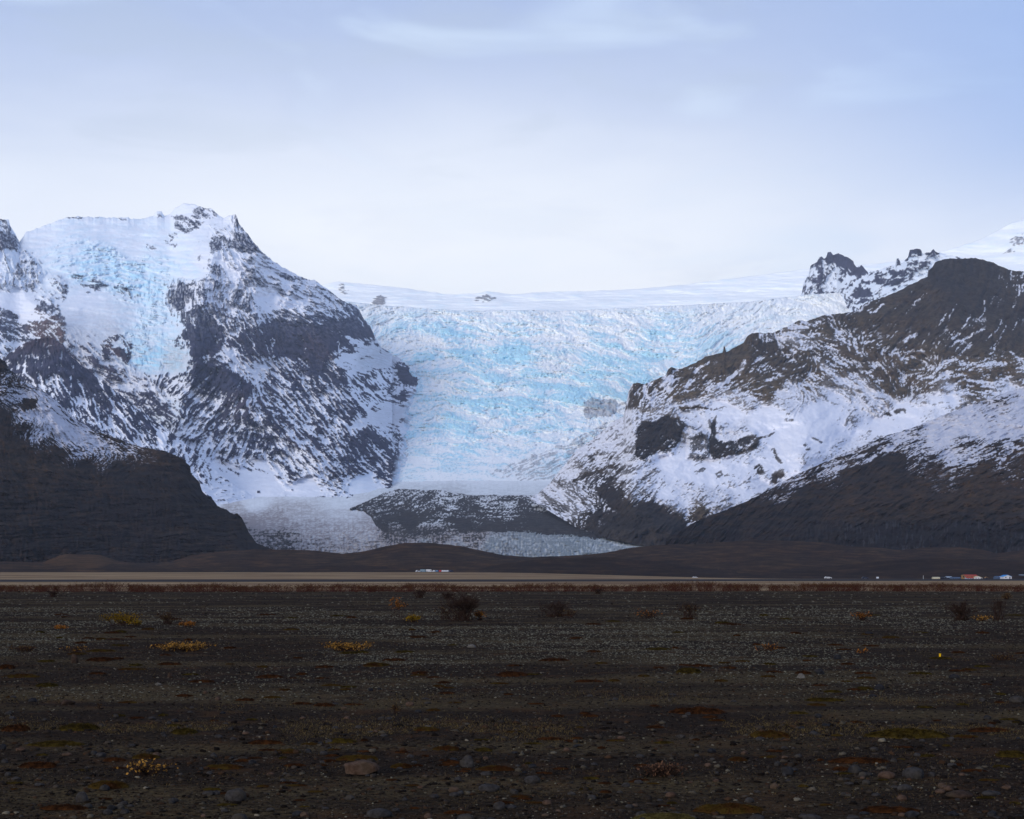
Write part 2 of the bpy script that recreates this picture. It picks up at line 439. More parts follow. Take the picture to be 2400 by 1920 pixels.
# --- left massif with the hanging glacier
def f_left(x, y, v):
    cp = [  # x, y, snow cover, direction, tint, blue, grit
        (20, 600, .75, 60, .1, .1, 0), (60, 640, .7, 100, .1, .1, 0), (100, 560, 1, 10, 0, .12, 0), (250, 540, 1, 5, 0, .14, 0), (400, 580, 1, 10, 0, .16, 0), (300, 580, 1, 8, 0, .12, 0),
        (440, 485, 1, 30, 0, .05, 0), (530, 520, .9, 30, 0, .05, 0), (560, 520, .55, 100, 0, 0, 0), (140, 600, 1, 0, 0, .30, .0), (250, 605, 1, 0, 0, .55, 0), (380, 620, 1, 10, 0, .40, 0), (450, 630, 1, 160, 0, .3, 0),
        (200, 630, 1, 0, 0, .55, 0), (300, 640, 1, 10, 0, .6, 0), (350, 680, 1, 90, 0, .6, 0), (340, 740, 1, 90, 0, .45, 0), (380, 760, 1, 90, 0, .4, .05),
        (120, 670, .75, 40, .1, .15, .05), (60, 720, .97, 30, .1, 0, 0), (200, 710, 1, 0, 0, .05, 0), (200, 745, .97, 0, 0, .1, .25), (300, 740, 1, 10, 0, .2, .15), (180, 790, .85, 60, .4, .1, .55), (250, 780, .9, 40, .3, .15, .45), (330, 790, 1, 80, 0, .5, .15), (350, 840, 1, 80, 0, .85, .2), (410, 850, 1, 80, 0, .5, .45),
        (180, 840, .6, 40, .3, 0, .5), (250, 870, .5, 30, .3, 0, .4), (320, 900, .75, 30, .3, 0, .3), (400, 900, .45, 135, .1, 0, .1), (350, 930, .35, 35, .2, 0, .1), (400, 960, .35, 35, .2, .2, .3),
        (470, 620, .85, 120, 0, 0, 0), (480, 680, .55, 80, 0, 0, 0), (430, 700, .35, 90, 0, 0, 0), (520, 680, .60, 110, 0, 0, 0), (540, 640, .8, 60, 0, 0, 0), (600, 620, .72, 15, 0, 0, 0), (560, 700, .50, 110, 0, 0, 0),
        (620, 680, .65, 25, 0, 0, 0), (700, 690, .68, 25, 0, 0, 0), (760, 720, .62, 30, 0, 0, 0), (620, 700, .90, 40, 0, 0, 0), (680, 725, .80, 20, 0, 0, 0), (740, 745, .65, 30, 0, 0, 0), (800, 720, .55, 40, 0, 0, 0),
        (520, 750, .35, 60, .1, 0, 0), (560, 760, .45, 60, .1, 0, 0), (480, 790, .15, 80, .1, 0, 0), (560, 800, .18, 60, .15, 0, 0), (650, 790, .10, 60, .2, 0, 0), (720, 800, .08, 60, .3, 0, 0), (760, 790, .12, 60, .2, 0, 0), (830, 770, .28, 50, .1, 0, 0),
        (520, 830, .6, 45, .2, 0, .2), (600, 860, .6, 48, .3, 0, .3), (820, 840, .85, 30, .2, 0, .1), (860, 845, .8, 10, .2, .1, .5), (900, 850, .9, 20, .2, .1, .5), (900, 880, .6, 60, .1, 0, 0), (950, 880, .35, 20, .1, 0, 0), (880, 920, .55, 45, .1, 0, 0), (940, 930, .5, 10, .1, 0, 0), (900, 970, .85, 10, .5, 0, .3), (950, 960, .8, 10, .4, .1, .4),
        (680, 860, .45, 50, .2, 0, 0), (740, 880, .30, 55, .1, 0, 0), (800, 900, .42, 52, .1, 0, 0), (850, 940, .42, 52, .1, 0, 0), (700, 920, .33, 48, .1, 0, 0), (780, 960, .40, 52, .1, 0, 0), (640, 930, .30, 45, .3, 0, 0), (800, 1000, .36, 50, .2, 0, 0),
        (480, 870, .12, 130, .1, 0, 0), (540, 900, .12, 120, .1, 0, 0), (440, 930, .42, 140, .1, 0, 0), (500, 960, .38, 138, .1, 0, 0), (560, 940, .32, 120, .4, 0, 0), (450, 1000, .40, 135, .2, 0, 0), (540, 1010, .36, 130, .1, 0, 0), (600, 980, .42, 50, .1, 0, 0), (600, 1040, .35, 120, .1, 0, 0),
        (660, 1000, .42, 50, .2, 0, 0), (700, 1040, .40, 50, .3, 0, 0), (760, 1050, .32, 50, .2, 0, 0), (660, 1060, .62, 55, .1, 0, 0), (540, 1060, .55, 120, .1, 0, 0), (480, 1060, .62, 120, .2, 0, 0),
        (870, 1040, .22, 50, .1, 0, 0), (900, 1060, .40, 50, .1, 0, 0), (940, 1040, .55, 50, .1, .1, .1), (840, 1060, .30, 60, .1, 0, 0), (900, 1095, .45, 40, .1, 0, 0), (760, 1100, .55, 50, .2, 0, 0), (820, 1100, .42, 50, .1, 0, 0), (700, 1105, .62, 50, .1, 0, 0),
        (450, 1100, .93, 20, .1, 0, 0), (520, 1105, .93, 30, .1, 0, 0), (600, 1100, .96, 30, .1, 0, 0), (480, 1140, .96, 0, .1, 0, 0), (600, 1140, .96, 0, .1, 0, 0), (720, 1135, .95, 0, .1, 0, 0), (850, 1130, .97, 0, .1, .1, 0)]
    cov = ctrl(x, y, cp, 0); th = ctrl(x, y, cp, 1); tint = ctrl(x, y, cp, 2); blue = ctrl(x, y, cp, 3); grit = ctrl(x, y, cp, 4)
    R, N = -.75, .6
    sh = shapes(x, y, [
        ('poly', [(-60, 505), (20, 505), (28, 540), (45, 565), (40, 585), (-60, 580)], 4, R),
        ('poly', [(406, 508), (425, 500), (447, 505), (452, 492), (478, 486), (490, 492), (507, 496), (506, 508), (480, 515), (468, 532), (430, 550), (412, 545), (406, 528)], 3, R),
        ('line', [(148, 511), (185, 508), (230, 510)], 2, -.5), ('poly', [(278, 511), (298, 508), (298, 518)], 2, -.8), ('poly', [(365, 510), (372, 500), (386, 515)], 3, -.6),
        ('poly', [(395, 545), (410, 543), (413, 560), (400, 562)], 3, R), ('line', [(342, 572), (350, 580), (362, 588)], 4, -.5), ('line', [(388, 565), (415, 575), (405, 580)], 4, -.45),
        ('poly', [(493, 557), (520, 553), (545, 560), (552, 545), (575, 550), (600, 580), (616, 594), (575, 597), (560, 590), (545, 582), (520, 580), (500, 594), (490, 592)], 3, R),
        ('poly', [(546, 512), (556, 505), (566, 530), (588, 556), (560, 560), (540, 548)], 4, -.3),
        ('line', [(70, 600), (74, 618)], 3, -.5), ('poly', [(25, 640), (45, 622), (55, 640), (35, 648)], 3, R), ('poly', [(58, 672), (72, 657), (82, 685), (94, 705), (60, 690)], 3, R),
        ('poly', [(162, 645), (175, 640), (195, 648), (185, 655)], 3, R), ('poly', [(190, 655), (215, 655), (250, 661), (258, 668), (225, 672), (240, 685), (228, 689), (200, 686), (192, 670)], 3, R),
        ('poly', [(262, 675), (270, 663), (295, 660), (305, 680), (322, 690), (300, 702), (275, 705), (264, 690)], 4, -.55), ('poly', [(148, 672), (158, 668), (158, 690), (146, 708)], 3, R),
        ('poly', [(-60, 715), (25, 722), (40, 745), (60, 765), (75, 800), (10, 805), (-60, 790)], 4, R), ('poly', [(85, 715), (105, 707), (125, 715), (140, 735), (150, 745), (155, 780), (150, 815), (120, 810), (95, 795), (55, 768), (72, 752), (78, 728)], 4, R),
        ('poly', [(233, 800), (262, 786), (290, 787), (309, 800), (311, 830), (298, 852), (285, 842), (270, 830), (255, 838), (240, 822)], 4, R), ('poly', [(262, 800), (285, 796), (288, 815), (262, 818)], 4, .9),
        ('line', [(280, 842), (300, 865), (335, 888)], 4, N), ('line', [(262, 836), (282, 852)], 4, N),
        ('poly', [(490, 622), (515, 618), (527, 632), (520, 648), (498, 642)], 3, R), ('poly', [(425, 650), (438, 655), (448, 690), (432, 720), (440, 735), (400, 722), (404, 690)], 4, -.35),
        ('poly', [(385, 745), (440, 730), (488, 700), (484, 735), (452, 790), (410, 775)], 4, -.35), ('poly', [(445, 785), (468, 745), (500, 735), (520, 770), (530, 820), (490, 832), (455, 846), (443, 826)], 4, -.6),
        ('poly', [(565, 630), (592, 628), (618, 640), (628, 668), (600, 676), (580, 660)], 4, -.45), ('poly', [(530, 695), (560, 670), (582, 655), (578, 690), (560, 706)], 4, -.35),
        ('poly', [(655, 645), (680, 642), (697, 658), (670, 655)], 3, R), ('poly', [(652, 682), (672, 680), (676, 696), (658, 696)], 3, R), ('poly', [(760, 692), (774, 696), (770, 706)], 3, -.6),
        ('line', [(600, 690), (630, 680), (650, 700), (700, 720)], 10, .35), ('line', [(470, 700), (500, 780), (520, 800)], 4, .3),
        ('poly', [(820, 712), (838, 714), (852, 745), (870, 768), (882, 790), (894, 815), (868, 818), (845, 800), (820, 785), (790, 775), (780, 760), (800, 745), (806, 725)], 4, -.4),
        ('poly', [(612, 760), (640, 728), (690, 720), (715, 742), (745, 735), (785, 745), (790, 775), (792, 800), (800, 835), (770, 845), (740, 850), (700, 838), (650, 836), (610, 838), (590, 830), (560, 800), (572, 770), (600, 790)], 4, -.5),
        ('line', [(574, 768), (606, 830)], 1.6, .8), ('line', [(610, 770), (628, 825)], 1.6, .8), ('line', [(637, 795), (641, 838)], 1.8, .9), ('line', [(710, 800), (722, 840)], 1.4, .8), ('line', [(765, 770), (790, 790), (798, 830)], 1.6, .7), ('line', [(500, 738), (535, 780), (562, 812)], 2.2, .9),
        ('poly', [(790, 782), (815, 800), (838, 825), (820, 836), (795, 815)], 3, -.5), ('line', [(812, 790), (850, 812), (885, 822)], 6, N), ('line', [(800, 840), (830, 835), (880, 828)], 8, N),
        ('line', [(503, 788), (545, 838), (590, 876), (650, 908), (690, 930)], 8, .55), ('line', [(545, 815), (610, 862), (680, 900)], 5, .30), ('line', [(520, 835), (580, 890), (640, 925)], 6, .35),
        ('poly', [(455, 856), (500, 842), (530, 856), (550, 882), (590, 905), (585, 930), (540, 925), (480, 905), (440, 895)], 5, -.3),
        ('poly', [(720, 850), (790, 850), (810, 890), (815, 905), (780, 905), (740, 880)], 5, -.35),
        ('poly', [(925, 875), (950, 866), (980, 884), (980, 906), (960, 906), (935, 892)], 3, R), ('poly', [(912, 930), (968, 924), (965, 934), (935, 943)], 3, R), ('poly', [(953, 856), (960, 862), (963, 876), (953, 872)], 2, R),
        ('line', [(600, 985), (625, 1000), (655, 1025)], 5, .5), ('line', [(625, 955), (700, 1000), (765, 1038)], 3, .6), ('line', [(680, 985), (740, 1020), (770, 1035)], 3, .6),
        ('line', [(800, 900), (840, 940), (872, 975)], 4, .5), ('poly', [(805, 1045), (840, 1010), (855, 985), (800, 985), (840, 1000), (820, 1030)], 6, .5), ('line', [(830, 1000), (870, 985), (900, 970)], 6, .6),
        ('poly', [(850, 1002), (862, 1004), (905, 1040), (950, 1085), (960, 1108), (900, 1118), (830, 1112), (815, 1060), (830, 1030)], 5, -.22),
        ('line', [(550, 1000), (556, 1045), (585, 1055)], 3, .5), ('line', [(610, 985), (590, 960)], 5, .4), ('line', [(590, 940), (560, 960), (540, 985)], 4, .35),
        ('poly', [(592, 1160), (600, 1152), (612, 1160)], 2, -.9)], 5, 8)
    if x.shape[1] > 100:
        sh = sh + shapes(x, y, streams(cp, 1, 150, (440, 860, 900, 1060), 1, .42) + streams(cp, 1, 90, (440, 860, 900, 1050), 2, -.42, (1.5, 4)) + streams(cp, 1, 40, (300, 860, 470, 1000), 3, .4)
                         + streams(cp, 1, 40, (400, 640, 860, 800), 4, .35, (1, 2), (15, 50)), 6, 3)
    s1 = streak(x, y, th, 60, 5, 100); s2 = streak(x, y, th, 22, 2.4, 120); big = fbm(x / 46, y / 38, 4, 131, .6)
    fine = fbm(x / 6, y / 6, 4, 141, .65)
    led = rdg(x / 40 + .2 * y / 40, (y + 8 * fbm(x / 60, y / 60, 2, 145)) / 9, 3, 147)
    H = 95 * big + 46 * streak(x, y, th, 90, 26, 155, 3, True) + 26 * streak(x, y, th, 40, 11, 156, 3, True) + 9 * streak(x, y, th, 20, 5, 157, 2, True) + 13 * led + 7 * fine
    n = settle(H, y, 1.3 * s1 + s2, fine, .65, .40, .70, .28)
    cov = (cov - .5) * 1.3 + .5 + .26 * fbm(x / 70, y / 48, 3, 137) * sst(.97, .85, cov)
    snow = sst(-.05, .05, cov + sh - n)
    up = sst(820, 620, y)                     # rime dusting on high rock
    snow = np.maximum(snow, up * .55 * sst(.50, .95, uni(fine + s2 * .4)))
    gl = sst(.96, 1., ctrl(x, y, cp, 0))
    blue = np.clip(blue * (.35 + 1.1 * uni(fbm(x / 30, (y + 14 * np.cos((x - 250) / 70)) / 7, 4, 151, .6))), 0, 1)
    # cliff buttresses: the crest lines stand out towards the viewer
    cr = lambda pts, w: np.exp(-(segd(x, y, pts) / w) ** 1.3)
    rel = 260 * cr([(500, 600), (460, 740), (455, 850), (520, 860), (600, 960), (750, 1080)], 42) + 160 * cr([(600, 600), (700, 700), (790, 860), (850, 960)], 45) \
        + 140 * cr([(455, 850), (420, 960), (460, 1080)], 40) + 120 * cr([(862, 1000), (930, 1100)], 30) + 150 * cr([(30, 600), (60, 700), (140, 760)], 40)
    rock = (1 - snow)
    rf = .12 + .88 * np.maximum(sst(.98, .80, cov), sst(.2, .6, blue) * .5)
    rel = rel + H * rf + (46 * fbm(x / 120, y / 20, 4, 133) + 8 * fbm(x / 40, y / 6, 3, 134)) * (1 - rf) + (8 * s2 + 5 * fine) * rf + 10 * rock
    tint = tint + shapes(x, y, [('poly', [(60, 770), (85, 725), (130, 735), (152, 760), (150, 830), (110, 820)], 8, .8), ('poly', [(235, 800), (250, 800), (300, 845), (270, 835)], 6, .5), ('poly', [(690, 780), (760, 790), (790, 840), (720, 830)], 10, .12)], 8)
    return rel, pack(snow, tint, blue, grit * (.5 + .7 * uni(s2 + fine)))
top_left = [(-500, 540), (-200, 500), (-60, 505), (0, 514), (20, 514), (24, 530), (38, 552), (46, 568), (60, 545), (120, 524), (150, 511), (185, 508), (230, 509), (290, 511), (300, 508), (306, 514), (340, 512), (360, 505), (368, 495), (378, 494), (386, 508),
            (400, 500), (412, 488), (432, 477), (455, 479), (475, 486), (495, 490), (508, 500), (515, 508), (528, 512), (540, 505), (552, 503), (556, 510), (560, 526), (567, 532), (580, 548), (596, 570), (607, 582), (615, 592), (640, 612), (665, 628), (690, 642), (720, 655),
            (740, 658), (765, 676), (790, 695), (802, 704), (815, 712), (835, 714), (842, 726), (852, 746), (868, 766), (878, 788), (894, 814), (905, 822), (925, 832), (955, 850), (962, 868), (979, 884), (981, 905), (970, 925), (972, 960), (980, 1000), (978, 1060), (965, 1100), (950, 1120), (920, 1135)]
layer('mountain', M_left, -500, 919, 1.7, top_left, [(-500, 1260), (300, 1260), (420, 1195), (600, 1186), (700, 1180), (780, 1175), (850, 1166), (920, 1163)],
      [(-500, 9500), (400, 10200), (600, 9700), (800, 10100), (919, 11200)], [(-500, 5600), (300, 5600), (500, 5950), (700, 6050), (800, 6150), (880, 6380), (920, 6480)], f_left, gam=.85, jag=(5, 12), back=1800, seed=5, dy=1.8)
def f_left2(x, y, v):   # right-hand outcrops beside the icefall
    r, m = f_left(x, y, v)
    ed = np.interp(y, [820, 850, 868, 884, 905, 925, 950, 1000, 1060, 1100, 1140], [918, 955, 962, 979, 981, 972, 968, 966, 958, 945, 925])
    q = ed - x + 16 * fbm(x / 20, y / 20, 4, 151) + 14 * fbm(x * 0, y / 45, 3, 152)
    ic = sst(26, 2, q + 8 * fbm(x / 7, y / 7, 3, 154)) * sst(895, 930, y)
    bl = uni(fbm(x / 14, y / 5, 4, 153))
    m = m.copy(); m[..., 0] = np.maximum(m[..., 0], ic * .97); m[..., 2] = m[..., 2] * (1 - ic) + ic * np.clip(bl * 1.1 - .3, 0, 1); m[..., 3] = np.clip(m[..., 3] + .16 * ic * bl, 0, 1)
    return r * .35 * sst(0, 45, q) + 190 * np.tanh(q / 18), m
layer('outcrop', M_left, 918, 1012, 1.7, [(918, 829), (925, 832), (955, 850), (962, 868), (979, 884), (985, 905), (1012, 925)], [(918, 1165), (1012, 1165)],
      CY, None, f_left2, jag=(3, 8), back=400, seed=6, dy=1.8)

# --- dark spur in front of the hanging glacier
def f_spur(x, y, v):
    cp = [(0, 870, .30, 120), (60, 850, .14, 100), (120, 820, .05, 80), (200, 900, .04, 55), (60, 900, .30, 75), (120, 920, .30, 65), (180, 940, .28, 65), (240, 960, .12, 60), (200, 990, .42, 60), (280, 1000, .30, 58),
          (260, 1040, .45, 58), (330, 1040, .40, 55), (300, 960, .12, 52), (380, 1040, .40, 60), (400, 1080, .48, 120), (450, 1090, .5, 130), (480, 1110, .85, 60), (440, 1150, .94, 20), (360, 1080, .6, 60), (520, 1150, .96, 0), (350, 1000, .22, 50), (120, 800, .05, 100)]
    cov = ctrl(x, y, cp, 0); th = ctrl(x, y, cp, 1)
    W = .7
    sh = shapes(x, y, [('line', [(60, 835), (55, 875), (75, 890)], 2.5, W), ('line', [(115, 860), (150, 905), (180, 950)], 1.8, W), ('line', [(165, 880), (167, 910)], 2.2, W), ('line', [(188, 900), (200, 930), (202, 945)], 2.6, W),
                       ('line', [(218, 935), (228, 970), (236, 1000)], 2.4, W), ('line', [(196, 950), (222, 985), (238, 1008)], 2.4, W), ('line', [(265, 960), (300, 990), (330, 1020)], 2, W), ('line', [(255, 985), (290, 1020), (312, 1042)], 2.4, W),
                       ('poly', [(362, 1015), (398, 1012), (385, 1050), (375, 1055)], 4, W), ('line', [(430, 1050), (440, 1080), (445, 1100)], 4, .5), ('poly', [(-10, 770), (20, 775), (30, 800), (-10, 830)], 4, .9)] + streams(cp, 1, 70, (20, 860, 430, 1080), 5, .5, (1, 2.4), (20, 90)), 12, 4)
    s1 = streak(x, y, th, 40, 6, 160); s2 = streak(x, y, th, 14, 3, 170); fine = fbm(x / 6, y / 6, 4, 171, .6); big = fbm(x / 50, y / 40, 3, 175)
    H = 50 * big + 26 * streak(x, y, th, 100, 22, 178, 3, True) + 12 * streak(x, y, th, 40, 9, 179, 3, True) + 4 * fine
    n = settle(H, y, s1 + s2, fine, .8, .3, .6, .4)
    snow = sst(-.05, .05, cov - .04 + sh - n)
    return H + 5 * s2, pack(snow, .12 + .5 * sst(850, 790, y), 0, 0)
layer('mountain_spur', M_left, -400, 620, 1.8, [(-400, 900), (-60, 870), (0, 846), (30, 822), (60, 803), (95, 792), (120, 790), (148, 808), (160, 830), (200, 864), (240, 892), (300, 940), (360, 985), (400, 1010), (440, 1045), (500, 1100), (560, 1145), (620, 1175)],
      [(-400, 1260), (620, 1260)], [(-400, 6600), (620, 6200)], [(-400, 5000), (620, 5200)], f_spur, gam=.9, jag=(6, 14), back=700, seed=9, dy=2.0)

# --- rocky peaks on the right skyline
def f_rpeak(x, y, v):
    cp = [(1890, 660, .55, 110, .15), (1910, 640, .45, 110, .1), (1950, 640, .72, 80, .3), (1975, 650, .75, 80, .3), (1960, 612, .15, 90, .3), (2000, 620, .10, 60, .2), (2020, 632, .15, 60, .1), (1980, 680, .92, 150, 0), (1940, 660, .7, 110, 0), (1890, 685, .6, 100, 0),
          (2040, 660, .97, 150, 0), (2080, 640, .9, 150, 0), (2120, 615, .75, 10, 0), (2060, 655, .45, 170, 0), (2100, 650, .50, 165, 0), (2130, 665, .96, 160, 0), (2000, 700, .8, 120, 0), (1960, 700, .9, 0, 0), (2020, 700, .55, 120, 0), (2150, 600, .6, 0, 0), (2220, 610, .9, 0, 0), (2200, 590, .8, 0, 0), (2280, 610, 1, 0, 0), (2400, 620, 1, 0, 0), (2010, 725, .6, 120, 0), (2080, 700, .97, 150, 0), (1900, 730, .98, 0, 0)]
    cov = ctrl(x, y, cp, 0); th = ctrl(x, y, cp, 1)
    sh = shapes(x, y, [('poly', [(1922, 606), (1942, 590), (1975, 596), (2000, 612), (2010, 628), (1990, 625), (1960, 615), (1940, 618)], 3, -.6), ('poly', [(2010, 628), (2020, 622), (2035, 636), (2018, 642)], 3, -.6),
                       ('poly', [(1915, 645), (1930, 640), (1942, 662), (1925, 668)], 3, -.4), ('poly', [(2030, 655), (2060, 640), (2100, 632), (2130, 640), (2100, 655), (2070, 665), (2035, 665)], 3, -.35),
                       ('poly', [(1995, 690), (2010, 675), (2040, 678), (2045, 695), (2005, 700)], 3, -.8), ('poly', [(2072, 667), (2100, 655), (2138, 648), (2136, 658), (2095, 671)], 3, -.8), ('poly', [(2128, 620), (2150, 610), (2178, 612), (2170, 625), (2145, 622)], 3, -.5),
                       ('poly', [(2132, 584), (2158, 582), (2160, 592), (2134, 594)], 2, -.9), ('poly', [(2099, 606), (2107, 606), (2111, 621), (2099, 621)], 2, -1), ('poly', [(2180, 590), (2190, 585), (2196, 592)], 2, -.8), ('poly', [(1950, 720), (1990, 690), (2010, 700), (1995, 735)], 6, -.25)], 15, 5)
    s1 = streak(x, y, th, 26, 7, 180); s2 = streak(x, y, th, 10, 3, 190); fine = fbm(x / 5, y / 5, 4, 191, .6); big = fbm(x / 30, y / 26, 3, 195)
    cov = cov + .5 * sst(-18, -2, y - np.interp(x, [1874, 1900, 1960, 2050], [704, 715, 740, 780]))
    H = 70 * big + 30 * streak(x, y, th, 50, 14, 198, 3, True) + 12 * streak(x, y, th, 20, 6, 199, 3, True) + 5 * fine
    n = settle(H, y, s1 + s2, fine, .8, .6, .4, .4)
    snow = sst(-.06, .06, cov + sh - n)
    return H * (.2 + .8 * sst(1.05, .8, cov)) + 15 * (1 - snow), pack(snow, .2, .12, 0)
layer('mountain_peak', M_left, 1874, 2700, 1.7, [(1874, 700), (1880, 685), (1884, 662), (1896, 640), (1900, 622), (1915, 614), (1920, 604), (1926, 601), (1930, 606), (1936, 604), (1940, 592), (1947, 591), (1952, 598), (1958, 597), (1965, 593), (1972, 597), (1978, 600), (1988, 604), (2000, 612),
      (2002, 620), (2009, 628), (2013, 623), (2020, 622), (2027, 630), (2034, 638), (2050, 636), (2080, 626), (2099, 621), (2101, 606), (2107, 606), (2111, 619), (2128, 604), (2132, 586), (2150, 583), (2158, 585), (2162, 594), (2180, 592), (2188, 584), (2195, 591), (2215, 596), (2250, 603), (2400, 640), (2700, 680)],
      [(1874, 712), (1900, 728), (1960, 752), (2050, 780), (2700, 780)], [(1874, 13000), (1960, 12900), (2050, 11500), (2150, 10500), (2700, 9700)], [(1874, 12750), (1960, 12650), (2050, 10900), (2700, 8200)], f_rpeak, gam=.9, jag=(3, 7), back=700, seed=12, dy=1.8)

